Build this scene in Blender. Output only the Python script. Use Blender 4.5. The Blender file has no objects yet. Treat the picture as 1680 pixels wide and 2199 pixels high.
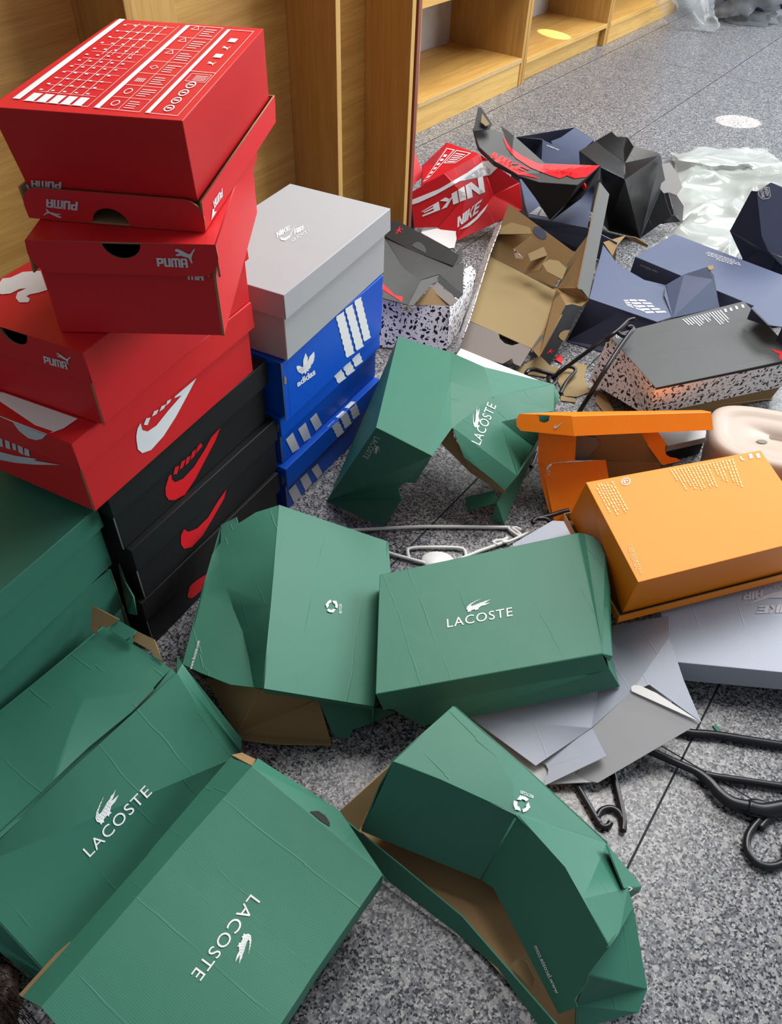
import bpy, bmesh, math, random
from mathutils import Vector, Matrix
from mathutils.bvhtree import BVHTree
random.seed(4)
scene = bpy.context.scene
COL = scene.collection
# ------------------------------------------------------------------ camera, light, exposure
H = 1.10
FPX, CX, CY = 1656.42, 840.0, 1099.5
_pi, _ro = math.radians(44.9523), math.radians(2.46426)
_r = Vector((1, 0, 0)); _f = Vector((0, math.cos(_pi), -math.sin(_pi))); _u = Vector((0, math.sin(_pi), math.cos(_pi)))
RGT = _r * math.cos(_ro) + _u * math.sin(_ro)
UPV = -_r * math.sin(_ro) + _u * math.cos(_ro)
FWD = _f
EYE = Vector((0, 0, H))
cam_data = bpy.data.cameras.new('camera')
cam_data.sensor_fit = 'HORIZONTAL'; cam_data.sensor_width = 36.0; cam_data.lens = 36.0 * FPX / 1680.0
cam_data.clip_start = 0.02
cam = bpy.data.objects.new('camera', cam_data); COL.objects.link(cam)
mw = Matrix((RGT, UPV, -FWD)).transposed().to_4x4(); mw.translation = EYE
cam.matrix_world = mw
scene.camera = cam

world = bpy.data.worlds.new('world'); scene.world = world; world.use_nodes = True
bg = world.node_tree.nodes['Background']; bg.inputs[0].default_value = (0.86, 0.93, 1.0, 1); bg.inputs[1].default_value = 0.25

def area(name, loc, target, sx, sy, power, col):
    d = bpy.data.lights.new(name, 'AREA'); d.shape = 'RECTANGLE'; d.size = sx; d.size_y = sy; d.energy = power; d.color = col
    o = bpy.data.objects.new(name, d); COL.objects.link(o); o.location = loc
    o.rotation_euler = (Vector(target) - Vector(loc)).to_track_quat('-Z', 'Y').to_euler()
    return o
area('ceiling_light', (0.9, 2.5, 2.9), (0.6, 1.9, 0), 1.8, 1.8, 120, (1.0, 0.97, 0.93))
area('ceiling_light', (3.2, 5.6, 3.2), (3.0, 5.4, 0), 2.2, 2.2, 150, (0.95, 0.98, 1.0))
area('window_light', (5.0, 3.4, 2.0), (0.2, 1.2, 0.2), 3.2, 2.4, 250, (0.90, 0.96, 1.0))
def sunspot(name, loc, target, ang, power):
    d = bpy.data.lights.new(name, 'SPOT'); d.energy = power; d.spot_size = ang; d.spot_blend = 0.25; d.shadow_soft_size = 0.004; d.color = (1.0, 0.84, 0.72)
    o = bpy.data.objects.new(name, d); COL.objects.link(o); o.location = loc
    o.rotation_euler = (Vector(target) - Vector(loc)).to_track_quat('-Z', 'Y').to_euler()
scene.view_settings.view_transform = 'Standard'; scene.view_settings.look = 'None'
scene.view_settings.exposure = 0.0; scene.view_settings.gamma = 1.0

# ------------------------------------------------------------------ helpers
def ray(px, py):
    return (RGT * ((px - CX) / FPX) - UPV * ((py - CY) / FPX) + FWD)
def P(px, py, z=0.0):
    d = ray(px, py); return EYE + d * ((z - H) / d.z)
def Q(*a):            # list of (px,py,z)
    return [P(*p) for p in a]
def thing(name, label, cat, loc, group=None):
    o = bpy.data.objects.new(name, None); o.empty_display_size = 0.03; COL.objects.link(o); o.location = loc
    o['label'] = label; o['category'] = cat
    if group: o['group'] = group
    return o
def tag(o, label, cat, group=None):
    o['label'] = label; o['category'] = cat
    if group: o['group'] = group
    return o
def structure(o):
    o['kind'] = 'structure'; return o
def origin_of(parent):
    v = Vector((0, 0, 0))
    while parent is not None:
        v = v + Vector(parent.location); parent = parent.parent
    return v
def link_bm(name, bm, mats, parent=None, smooth=False, loc=None):
    me = bpy.data.meshes.new(name)
    og = origin_of(parent) if parent is not None else Vector(loc or (0, 0, 0))
    for v in bm.verts: v.co -= og
    if smooth:
        for f in bm.faces: f.smooth = True
    bm.to_mesh(me); bm.free()
    for m in (mats if isinstance(mats, (list, tuple)) else [mats]): me.materials.append(m)
    o = bpy.data.objects.new(name, me); COL.objects.link(o)
    if parent is not None: o.parent = parent
    elif loc is not None: o.location = loc
    return o
def uv_project(bm, grain=None):
    uv = bm.loops.layers.uv.verify()
    for f in bm.faces:
        n = f.normal
        g = Vector(grain) if grain is not None else (f.verts[1].co - f.verts[0].co)
        g = g - n * g.dot(n)
        if g.length < 1e-6: g = n.orthogonal()
        g.normalize(); h = n.cross(g)
        for l in f.loops: l[uv].uv = (l.vert.co.dot(g), l.vert.co.dot(h))
BVH = {}
def flatten(verts, faces, reach=0.05):
    """make every card facet plane: later corners slide along their sight line onto the facet's plane"""
    import itertools
    lock = set()
    for f in faces:
        if len(f) > 3:
            L = [i for i in f if i in lock]; U = [i for i in f if i not in lock]
            cand = []
            if len(L) >= 3: cand = list(itertools.combinations(L, 3))
            elif len(L) == 2: cand = [tuple(L) + (u,) for u in U]
            elif len(L) == 1: cand = [(L[0],) + c for c in itertools.combinations(U, 2)]
            else: cand = list(itertools.combinations(U, 3))
            ar = lambda t: (verts[t[1]] - verts[t[0]]).cross(verts[t[2]] - verts[t[0]])
            t = max(cand, key=lambda t: ar(t).length); n = ar(t)
            if n.length > 1e-5:
                n.normalize()
                for i in U:
                    if i in t: continue
                    d = verts[i] - EYE; den = d.normalized().dot(n)
                    if abs(den) < 0.12: continue
                    q = EYE + d * ((verts[t[0]] - EYE).dot(n) / d.dot(n))
                    if (q - verts[i]).length < reach and q.z > 0.002: verts[i][:] = q
        lock.update(f)
def sheet(parent, name, verts, faces, out, inn, th=0.0022, outward=True, seed=0, ref=None, grain=None, loc=None, bend=0, rough=0.0, bevel=0.0012, soft=16, flat=False, cut_rim=False, reach=0.05):
    """cardboard panel(s): outer printed side, kraft inside and rim, real thickness"""
    if flat: flatten(verts, faces, reach)
    bm = bmesh.new()
    vs = [bm.verts.new(v) for v in verts]
    fs = []
    for f in faces: fs.append(bm.faces.new([vs[i] for i in f]))
    bm.normal_update()
    bmesh.ops.recalc_face_normals(bm, faces=bm.faces[:])
    s = fs[seed]; c = s.calc_center_median()
    want = (c - Vector(ref)) if ref is not None else ((EYE - c) if outward else (c - EYE))
    if ref is not None:
        for f in bm.faces:
            if f.normal.dot(f.calc_center_median() - Vector(ref)) < 0: f.normal_flip()
    else:
        todo = set(bm.faces)
        while todo:                                   # every loose panel faces the same way as the rule says
            isl = {todo.pop()}; st = list(isl)
            while st:
                f = st.pop()
                for e in f.edges:
                    for g in e.link_faces:
                        if g in todo: todo.discard(g); isl.add(g); st.append(g)
            t = s if s in isl else max(isl, key=lambda f: f.calc_area())
            w = EYE - t.calc_center_median()
            if (t.normal.dot(w) < 0) == outward: bmesh.ops.reverse_faces(bm, faces=list(isl))
    bm.normal_update()
    bad = [f for f in bm.faces if len(f.verts) > 3 and max(abs((v.co - f.calc_center_median()).dot(f.normal)) for v in f.verts) > 0.0003]
    if bad: bmesh.ops.triangulate(bm, faces=bad, ngon_method='EAR_CLIP')
    bm.normal_update()
    if bend:
        bmesh.ops.triangulate(bm, faces=[f for f in bm.faces if len(f.verts) > 4])
        bmesh.ops.subdivide_edges(bm, edges=bm.edges[:], cuts=bend, use_grid_fill=True)
        if rough:
            from mathutils import noise
            for v in bm.verts:
                v.co += v.normal * rough * noise.noise(v.co * 22.0)
        bm.normal_update()
    uv_project(bm, grain if grain is not None else (verts[faces[0][1]] - verts[faces[0][0]]))
    tree = BVHTree.FromBMesh(bm)
    for e in bm.edges: e.smooth = not (len(e.link_faces) != 2 or e.calc_face_angle(0) > math.radians(soft))
    for f in bm.faces: f.smooth = True
    o = link_bm(name, bm, [out, inn], parent, loc=loc)
    BVH[o.name] = tree
    if bevel:
        b = o.modifiers.new('bevel', 'BEVEL'); b.width = bevel; b.segments = 2; b.limit_method = 'ANGLE'; b.angle_limit = math.radians(20); b.use_clamp_overlap = True
    m = o.modifiers.new('solid', 'SOLIDIFY'); m.thickness = th; m.offset = -1.0; m.material_offset = 1; m.material_offset_rim = 1 if cut_rim else 0; m.use_even_offset = False
    return o
def tray(parent, name, plate, rim, out, inn, th=0.0022, notch=None, rnd=0.0, skip=(), grain=None, rim_notch=None, wall=3):
    """four walls folded from a plate. plate/rim = 4 points each, same order; notch = (wall centre 0..1, radius) half round cut at the fold"""
    verts = list(plate) + list(rim); faces = [[0, 1, 2, 3]]
    for i in range(4):
        if i in skip: continue
        j = (i + 1) % 4
        if i == wall and rim_notch:
            a, b = rim[i], rim[j]; L = (b - a).length; ux = (b - a) / L; dn = (plate[i] - a + plate[j] - b).normalized(); cc, r = rim_notch; mid = a + ux * (cc * L)
            loop = [i, j, 4 + j]
            for k in range(0, 11):
                t = math.pi * k / 10; verts.append(mid + ux * (r * math.cos(t)) + dn * (r * 0.9 * math.sin(t))); loop.append(len(verts) - 1)
            faces.append(loop + [4 + i])
        elif i == wall and (notch or rnd):
            a, b, c, d = plate[i], plate[j], rim[j], rim[i]      # along fold a->b , down b->c
            L = (b - a).length; ux = (b - a) / L; dn = ((c - b) + (d - a)) / 2; hh = dn.length; dn = dn / hh
            loop = [i]
            if notch:
                cc, r = notch
                mid = a + ux * (cc * L)
                for k in range(0, 11):
                    t = math.pi * k / 10
                    verts.append(mid - ux * (r * math.cos(t)) + dn * min(r * 0.86 * math.sin(t) + 0.0006, hh * 0.9)); loop.append(len(verts) - 1)
            loop.append(j)
            if rnd:
                for k in range(5):
                    t = math.pi / 2 * k / 4
                    verts.append(c + (a - b).normalized() * (rnd * (1 - math.cos(t))) - dn * (rnd * (1 - math.sin(t)))); loop.append(len(verts) - 1)
                for k in range(5):
                    t = math.pi / 2 * k / 4
                    verts.append(d + ux * (rnd * (1 - math.sin(t))) - dn * (rnd * (1 - math.cos(t)))); loop.append(len(verts) - 1)
            else: loop += [4 + j, 4 + i]
            faces.append(loop)
        else: faces.append([i, j, 4 + j, 4 + i])
    ref = sum(rim, Vector()) / 4
    return sheet(parent, name, verts, faces, out, inn, th, ref=ref, grain=grain, cut_rim=True)
def rect4(pos, yaw, L, W, ins=0.0, z=None):
    u = Vector((math.sin(yaw), math.cos(yaw), 0)); v = Vector((-math.cos(yaw), math.sin(yaw), 0))
    o = Vector((pos[0], pos[1], z if z is not None else pos[2]))
    return [o + u * ins + v * ins, o + u * (L - ins) + v * ins, o + u * (L - ins) + v * (W - ins), o + u * ins + v * (W - ins)]   # f r b l
# --- decals: flat printed marks laid on the surface of their part
def decal(part, name, mat, polys, off=None, cut=0.0):
    off = off or (0.0018 if cut else 0.0008)
    tree = BVH[part.name]; bm = bmesh.new(); last = None
    if isinstance(polys, tuple): V, F = polys
    else:
        V = []; F = []
        for p in polys:
            F.append(list(range(len(V), len(V) + len(p)))); V += list(p)
    if cut:
        t = bmesh.new(); vv = [t.verts.new((x, y, 0)) for x, y in V]
        for f in F:
            try: t.faces.new([vv[i] for i in f])
            except ValueError: pass
        bmesh.ops.triangulate(t, faces=t.faces[:])
        for _ in range(4):
            ed = [e for e in t.edges if e.calc_length() > cut]
            if not ed: break
            bmesh.ops.subdivide_edges(t, edges=ed, cuts=1); bmesh.ops.triangulate(t, faces=t.faces[:])
        t.verts.index_update(); V = [(v.co.x, v.co.y) for v in t.verts]; F = [[v.index for v in f.verts] for f in t.faces]; t.free()
    hits = []
    for x, y in V:
        d = ray(x, y).normalized(); h = tree.ray_cast(EYE - origin_shift(part), d)
        hits.append(h if h[0] is not None else None)
    good = [h for h in hits if h]
    if not good: print('decal missed', part.name, name); return None
    pts = []
    for (x, y), h in zip(V, hits):
        d = ray(x, y).normalized()
        if h is None:
            # continue the nearest hit plane
            k = min((j for j in range(len(V)) if hits[j]), key=lambda j: (V[j][0] - x) ** 2 + (V[j][1] - y) ** 2); g = hits[k]
            den = d.dot(g[1]); co = EYE + d * ((g[0] - EYE).dot(g[1]) / den) if abs(den) > 1e-4 else g[0]; n = g[1]
        else: co, n = h[0], h[1]
        if n.dot(d) > 0: n = -n
        pts.append(co + n * off)
    vs = [bm.verts.new(p) for p in pts]
    for f in F:
        try: bm.faces.new([vs[i] for i in f])
        except ValueError: pass
    bmesh.ops.recalc_face_normals(bm, faces=bm.faces[:])
    for f in bm.faces:
        if f.normal.dot(EYE - f.calc_center_median()) < 0: f.normal_flip()
    ext = bmesh.ops.extrude_face_region(bm, geom=bm.faces[:])     # a thin print, never a bare plane
    nv = [g for g in ext['geom'] if isinstance(g, bmesh.types.BMVert)]
    for v in nv: v.co += (EYE - v.co).normalized() * 0.00015
    o = link_bm(name, bm, mat, part)
    return o
def origin_shift(part): return Vector((0, 0, 0))
_tc = {}
def text2d(body, bold=0.0, shear=0.0, space=1.0):
    key = (body, bold, shear, space)
    if key not in _tc:
        c = bpy.data.curves.new('t', 'FONT'); c.body = body; c.offset = bold; c.shear = shear; c.space_character = space; c.resolution_u = 4; c.fill_mode = 'FRONT'
        o = bpy.data.objects.new('t', c); COL.objects.link(o)
        bpy.context.view_layer.update()
        me = bpy.data.meshes.new_from_object(o.evaluated_get(bpy.context.evaluated_depsgraph_get()))
        V = [(v.co.x, v.co.y) for v in me.vertices]; F = [list(p.vertices) for p in me.polygons]
        bpy.data.objects.remove(o); bpy.data.curves.remove(c); bpy.data.meshes.remove(me)
        x0 = min(v[0] for v in V); x1 = max(v[0] for v in V); y0 = min(v[1] for v in V); y1 = max(v[1] for v in V)
        _tc[key] = ([((x - x0) / (x1 - x0), (y - y0) / (y1 - y0)) for x, y in V], F)
    return _tc[key]
def place(shape, bl, br, tl, tr=None):
    """unit-square design -> picture plane corners (bilinear)"""
    if tr is None: tr = (br[0] + tl[0] - bl[0], br[1] + tl[1] - bl[1])
    m = lambda x, y: tuple((1 - x) * (1 - y) * bl[k] + x * (1 - y) * br[k] + (1 - x) * y * tl[k] + x * y * tr[k] for k in (0, 1))
    if isinstance(shape, tuple): return ([m(*v) for v in shape[0]], shape[1])
    return [[m(*v) for v in p] for p in shape]
def rect(x0, y0, x1, y1): return [(x0, y0), (x1, y0), (x1, y1), (x0, y1)]
def seg(a, b, w, asp=1.0):
    dx, dy = b[0] - a[0], (b[1] - a[1]); l = math.hypot(dx, dy) or 1; nx, ny = -dy / l * w / 2, dx / l * w / 2
    return [(a[0] - nx, a[1] - ny), (b[0] - nx, b[1] - ny), (b[0] + nx, b[1] + ny), (a[0] + nx, a[1] + ny)]
def frame(x0, y0, x1, y1, w, wy=None):
    wy = wy or w
    return [rect(x0, y0, x1, y0 + wy), rect(x0, y1 - wy, x1, y1), rect(x0, y0 + wy, x0 + w, y1 - wy), rect(x1 - w, y0 + wy, x1, y1 - wy)]
def ring(cx, cy, r0, r1, n=20, a0=0, a1=360, sy=1.0):
    out = []
    for k in range(n):
        t0 = math.radians(a0 + (a1 - a0) * k / n); t1 = math.radians(a0 + (a1 - a0) * (k + 1) / n)
        out.append([(cx + r0 * math.cos(t0), cy + sy * r0 * math.sin(t0)), (cx + r1 * math.cos(t0), cy + sy * r1 * math.sin(t0)), (cx + r1 * math.cos(t1), cy + sy * r1 * math.sin(t1)), (cx + r0 * math.cos(t1), cy + sy * r0 * math.sin(t1))])
    return out
def disc(cx, cy, r, n=16, sy=1.0): return [(cx + r * math.cos(2 * math.pi * k / n), cy + sy * r * math.sin(2 * math.pi * k / n)) for k in range(n)]
def fineprint(rows, vertical=False, dens=0.8, h=0.55):
    """rows of word-like dashes, each row (x0,x1) spans 0..1"""
    out = []; n = len(rows)
    for i, (a, b) in enumerate(rows):
        y = 1 - (i + 0.5) / n; x = a
        while x < b:
            w = random.uniform(0.03, 0.11); out.append(rect(x, y - h / 2 / n, min(x + w, b), y + h / 2 / n)); x += w + 0.022
    return out
CROC = [[(.62, 1.0), (.40, .90), (.17, .74), (.03, .54), (.0, .34), (.05, .16), (.03, .03), (.10, .06), (.15, .0), (.19, .13), (.34, .13), (.35, .01), (.42, .06), (.49, .02), (.47, .15), (.60, .30), (.76, .29), (.97, .40), (.74, .47), (.70, .50), (.80, .54), (1.0, .74), (.86, .68), (.77, .70), (.70, .64), (.58, .63), (.42, .56), (.25, .50), (.18, .54), (.20, .64), (.31, .76), (.48, .89)]]
CROC_DOTS = [disc(x, y, .012, 8, 1.5) for x, y in ((.50, .93), (.40, .86), (.30, .79), (.21, .71), (.14, .62), (.09, .53), (.07, .43), (.08, .33), (.15, .47), (.16, .36), (.17, .25), (.25, .42), (.26, .32), (.27, .21), (.34, .46), (.35, .36), (.36, .25), (.43, .5), (.44, .4), (.45, .29), (.52, .54), (.53, .44), (.54, .34), (.61, .56), (.62, .46))]
CAT = [[(0, .84), (.07, .98), (.2, .95), (.36, .84), (.56, .69), (.72, .60), (.81, .68), (.89, .86), (.96, 1.0), (1.0, .95), (.93, .74), (.87, .52), (.85, .30), (.93, .06), (.87, 0), (.76, .24), (.68, .36), (.48, .40), (.30, .46), (.16, .38), (.05, .44), (.09, .54), (.24, .60), (.20, .70), (.07, .74)]]
JUMP = [[(.05, .55), (.30, .58), (.42, .66), (.50, .80), (.62, 1.0), (.68, .97), (.58, .74), (.57, .60), (.75, .56), (1.0, .50), (.98, .45), (.72, .48), (.56, .46), (.62, .30), (.74, .05), (.68, .0), (.52, .28), (.44, .34), (.30, .18), (.08, .02), (.04, .08), (.24, .28), (.36, .48), (.28, .52), (.06, .50)]]
SWOOSH = [[(1.0, 1.0), (.62, .66), (.40, .47), (.25, .40), (.17, .45), (.16, .62), (.20, .86), (.08, .68), (.0, .44), (.01, .18), (.10, .02), (.24, .0), (.40, .12), (.62, .40), (.80, .70)]]
def arrows3():
    out = []
    for k in range(3):
        a = 120 * k + 90
        out += ring(.5, .5, .30, .50, 5, a + 8, a + 70)
        t = math.radians(a + 70); t2 = math.radians(a + 112)
        out.append([(.5 + .24 * math.cos(t), .5 + .24 * math.sin(t)), (.5 + .56 * math.cos(t), .5 + .56 * math.sin(t)), (.5 + .42 * math.cos(t2), .5 + .42 * math.sin(t2))])
    return out
# block letters (unit square polygons)
def glyph(c):
    if c == 'N': return [rect(0, 0, .30, 1), rect(.70, 0, 1, 1), [(.05, 1), (.34, 1), (.95, 0), (.66, 0)]]
    if c == 'I': return [rect(0, 0, 1, 1)]
    if c == 'K': return [rect(0, 0, .32, 1), [(.32, .42), (.68, 1), (1, 1), (.56, .5), (.32, .3)], [(.40, .52), (.60, .56), (1, 0), (.66, 0)]]
    if c == 'E': return [rect(0, 0, .34, 1), rect(.34, 0, 1, .2), rect(.34, .4, .9, .6), rect(.34, .8, 1, 1)]
    if c == 'P': return [rect(0, 0, .34, 1), rect(.34, .78, .82, 1), rect(.34, .32, .82, .54), [(.66, .54), (1, .48), (1, .84), (.66, .78)], [(.82, .78), (1, .84), (.94, .96), (.82, 1)], [(.82, .54), (1, .48), (.94, .36), (.82, .32)]]
    if c == 'U': return [rect(0, .1, .34, 1), rect(.66, .1, 1, 1), [(0, .1), (.08, 0), (.92, 0), (1, .1), (.66, .22), (.34, .22)]]
    if c == 'M': return [rect(0, 0, .22, .9), rect(.39, 0, .61, .9), rect(.78, 0, 1, .9), [(0, .9), (.08, 1), (.92, 1), (1, .9), (.78, .8), (.22, .8)]]
    if c == 'A': return [rect(0, 0, .34, .9), rect(.66, 0, 1, .9), [(0, .9), (.08, 1), (.92, 1), (1, .9), (.66, .8), (.34, .8)], rect(.34, .34, .66, .5)]
    if c == 'R': return glyph('P') + [[(.5, .36), (.7, .36), (1, 0), (.68, 0)]]
def word(s, shear=0.0, gap=0.06):
    ws = {'I': .36, 'M': 1.35}; tot = sum(ws.get(c, 1) for c in s) + gap * (len(s) - 1); x = 0; out = []
    for c in s:
        w = ws.get(c, 1)
        for p in glyph(c): out.append([((x + a * w) / tot + shear * (b - .5) * 0.2, b) for a, b in p])
        x += w + gap
    return out
def tube(bm, pts, r, n=8, closed=False, flat=1.0):
    """round rod swept along points"""
    N = len(pts); rings = []
    for i, p in enumerate(pts):
        a = pts[i - 1] if i > 0 else (pts[-1] if closed else pts[0]); b = pts[i + 1] if i < N - 1 else (pts[0] if closed else pts[-1])
        t = (b - a).normalized(); up = Vector((0, 0, 1)); s = t.cross(up)
        if s.length < 1e-4: s = Vector((1, 0, 0))
        s.normalize(); w = s.cross(t)
        rr = r[i] if isinstance(r, (list, tuple)) else r
        rings.append([bm.verts.new(p + s * (rr * math.cos(2 * math.pi * k / n)) + w * (rr * flat * math.sin(2 * math.pi * k / n))) for k in range(n)])
    M = N if closed else N - 1
    for i in range(M):
        A, B = rings[i], rings[(i + 1) % N]
        for k in range(n): bm.faces.new([A[k], A[(k + 1) % n], B[(k + 1) % n], B[k]])
    if not closed:
        bm.faces.new(rings[0][::-1]); bm.faces.new(rings[-1])
def smoothpath(pts, sub=5):
    out = []
    for i in range(len(pts) - 1):
        p0 = pts[max(i - 1, 0)]; p1 = pts[i]; p2 = pts[i + 1]; p3 = pts[min(i + 2, len(pts) - 1)]
        for k in range(sub):
            t = k / sub
            out.append(0.5 * ((2 * p1) + (p2 - p0) * t + (2 * p0 - 5 * p1 + 4 * p2 - p3) * t * t + (3 * p1 - p0 - 3 * p2 + p3) * t ** 3))
    out.append(pts[-1]); return out
def box_bm(bm, o, a, b, c):
    """solid box from corner o with edge vectors a b c"""
    v = [bm.verts.new(o + a * i + b * j + c * k) for k in (0, 1) for j in (0, 1) for i in (0, 1)]
    for f in ((0, 2, 3, 1), (4, 5, 7, 6), (0, 1, 5, 4), (2, 6, 7, 3), (0, 4, 6, 2), (1, 3, 7, 5)): bm.faces.new([v[i] for i in f])
    bmesh.ops.recalc_face_normals(bm, faces=bm.faces[:])

# ------------------------------------------------------------------ materials
def srgb(r, g, b):
    f = lambda c: (c / 255 / 12.92) if c / 255 <= 0.04045 else ((c / 255 + 0.055) / 1.055) ** 2.4
    return (f(r), f(g), f(b), 1)
def new_mat(name):
    m = bpy.data.materials.new(name); m.use_nodes = True; nt = m.node_tree; b = nt.nodes['Principled BSDF']; return m, nt, b
def N(nt, t, **kw):
    n = nt.nodes.new(t)
    for k, v in kw.items(): setattr(n, k, v)
    return n
def card(name, rgb, rough=0.5, spec=0.35, corr=0.0, crease=0.0, var=0.06):
    m, nt, b = new_mat(name); L = nt.links
    b.inputs['Roughness'].default_value = rough; b.inputs['Specular IOR Level'].default_value = spec
    tc = N(nt, 'ShaderNodeTexCoord'); c = srgb(*rgb)
    no = N(nt, 'ShaderNodeTexNoise'); no.inputs['Scale'].default_value = 900; no.inputs['Detail'].default_value = 2; L.new(tc.outputs['Object'], no.inputs['Vector'])
    mx = N(nt, 'ShaderNodeMixRGB'); mx.inputs[1].default_value = [x * (1 - var) for x in c[:3]] + [1]; mx.inputs[2].default_value = [min(1, x * (1 + var)) for x in c[:3]] + [1]
    L.new(no.outputs['Fac'], mx.inputs[0]); L.new(mx.outputs[0], b.inputs['Base Color'])
    last = None
    bp = N(nt, 'ShaderNodeBump'); bp.inputs['Strength'].default_value = 0.10; bp.inputs['Distance'].default_value = 0.0006; L.new(no.outputs['Fac'], bp.inputs['Height']); last = bp
    big = N(nt, 'ShaderNodeTexNoise'); big.inputs['Scale'].default_value = 14; L.new(tc.outputs['Object'], big.inputs['Vector'])
    b2 = N(nt, 'ShaderNodeBump'); b2.inputs['Strength'].default_value = 0.25; b2.inputs['Distance'].default_value = 0.004; L.new(big.outputs['Fac'], b2.inputs['Height']); L.new(last.outputs[0], b2.inputs['Normal']); last = b2
    if corr:
        wv = N(nt, 'ShaderNodeTexWave'); wv.bands_direction = 'X'; wv.inputs['Scale'].default_value = 120; wv.inputs['Distortion'].default_value = 0.3; L.new(tc.outputs['UV'], wv.inputs['Vector'])
        b3 = N(nt, 'ShaderNodeBump'); b3.inputs['Strength'].default_value = corr; b3.inputs['Distance'].default_value = 0.001; L.new(wv.outputs['Fac'], b3.inputs['Height']); L.new(last.outputs[0], b3.inputs['Normal']); last = b3
    if crease:
        su = N(nt, 'ShaderNodeSeparateXYZ'); L.new(tc.outputs['UV'], su.inputs[0])
        wob = N(nt, 'ShaderNodeTexNoise'); wob.inputs['Scale'].default_value = 7; L.new(tc.outputs['UV'], wob.inputs['Vector'])
        wu = N(nt, 'ShaderNodeMath', operation='MULTIPLY_ADD'); wu.inputs[1].default_value = .02; L.new(wob.outputs['Fac'], wu.inputs[0]); L.new(su.outputs[0], wu.inputs[2])
        vo = N(nt, 'ShaderNodeTexVoronoi'); vo.voronoi_dimensions = '1D'; vo.feature = 'DISTANCE_TO_EDGE'; vo.inputs['Scale'].default_value = 13; L.new(wu.outputs[0], vo.inputs['W'])
        rp = N(nt, 'ShaderNodeMapRange'); rp.inputs['From Max'].default_value = 0.02; rp.inputs['To Min'].default_value = 1; rp.inputs['To Max'].default_value = 0; L.new(vo.outputs['Distance'], rp.inputs['Value'])
        ms = N(nt, 'ShaderNodeTexNoise'); ms.inputs['Scale'].default_value = 9; L.new(tc.outputs['UV'], ms.inputs['Vector'])
        mr = N(nt, 'ShaderNodeMapRange'); mr.inputs['From Min'].default_value = .45; mr.inputs['From Max'].default_value = .62; L.new(ms.outputs['Fac'], mr.inputs['Value'])
        mu = N(nt, 'ShaderNodeMath', operation='MULTIPLY'); L.new(rp.outputs[0], mu.inputs[0]); L.new(mr.outputs[0], mu.inputs[1])
        b4 = N(nt, 'ShaderNodeBump'); b4.inputs['Strength'].default_value = crease; b4.inputs['Distance'].default_value = 0.0015; L.new(mu.outputs[0], b4.inputs['Height']); L.new(last.outputs[0], b4.inputs['Normal']); last = b4
    L.new(last.outputs[0], b.inputs['Normal'])
    return m
M = {}
M['red'] = card('red_card', (212, 36, 42), .45, .3)
M['red_dull'] = card('red_card_worn', (200, 24, 34), .4, .35, crease=.35)
M['black'] = card('black_card', (23, 23, 25), .55, .35, corr=.05)
M['black_gloss'] = card('black_coated_card', (13, 13, 16), .34, .4, crease=.3)
M['charcoal'] = card('charcoal_card', (72, 74, 75), .45, .3, crease=.15)
M['grey'] = card('silver_grey_card', (172, 174, 178), .5, .3)
M['grey_cool'] = card('cool_grey_card', (174, 181, 196), .5, .3, corr=.12, crease=.3)
M['blue'] = card('blue_card', (10, 84, 200), .42, .3)
M['green'] = card('green_card', (60, 120, 100), .5, .3, corr=.06)
M['green_corr'] = card('green_ribbed_card', (60, 120, 100), .5, .3, corr=.06, crease=.25)
M['green_worn'] = card('green_worn_card', (60, 120, 100), .48, .3, corr=.04, crease=.4)
M['orange'] = card('orange_card', (252, 140, 12), .45, .3)
M['orange_worn'] = card('orange_worn_card', (250, 134, 12), .45, .3, corr=.15, crease=.25)
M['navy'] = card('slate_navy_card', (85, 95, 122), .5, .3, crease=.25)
M['navy_shaded'] = card('shaded_navy_card', (50, 55, 77), .5, .3, crease=.25)  # same navy card, shade painted in for walls turned from the light
M['kraft'] = card('brown_kraft_card', (150, 124, 88), .75, .15, corr=.05)
M['kraft_pale'] = card('pale_kraft_card', (150, 131, 94), .7, .2)
M['taupe'] = card('taupe_card', (128, 120, 116), .5, .3)
M['paper'] = card('white_paper', (236, 236, 236), .6, .2, var=.02)
M['pale_grey_inner'] = card('pale_grey_board', (190, 190, 192), .6, .2)
M['ink_white'] = card('white_print', (236, 238, 240), .45, .3, var=.01)
M['ink_grey'] = card('light_grey_print', (206, 206, 212), .45, .3, var=.01)
M['ink_red'] = card('red_print', (232, 30, 40), .42, .3, var=.01)
M['ink_black'] = card('black_print', (20, 20, 22), .45, .3, var=.01)
M['ink_orange'] = card('pale_orange_print', (255, 206, 140), .5, .2, var=.01)
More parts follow.
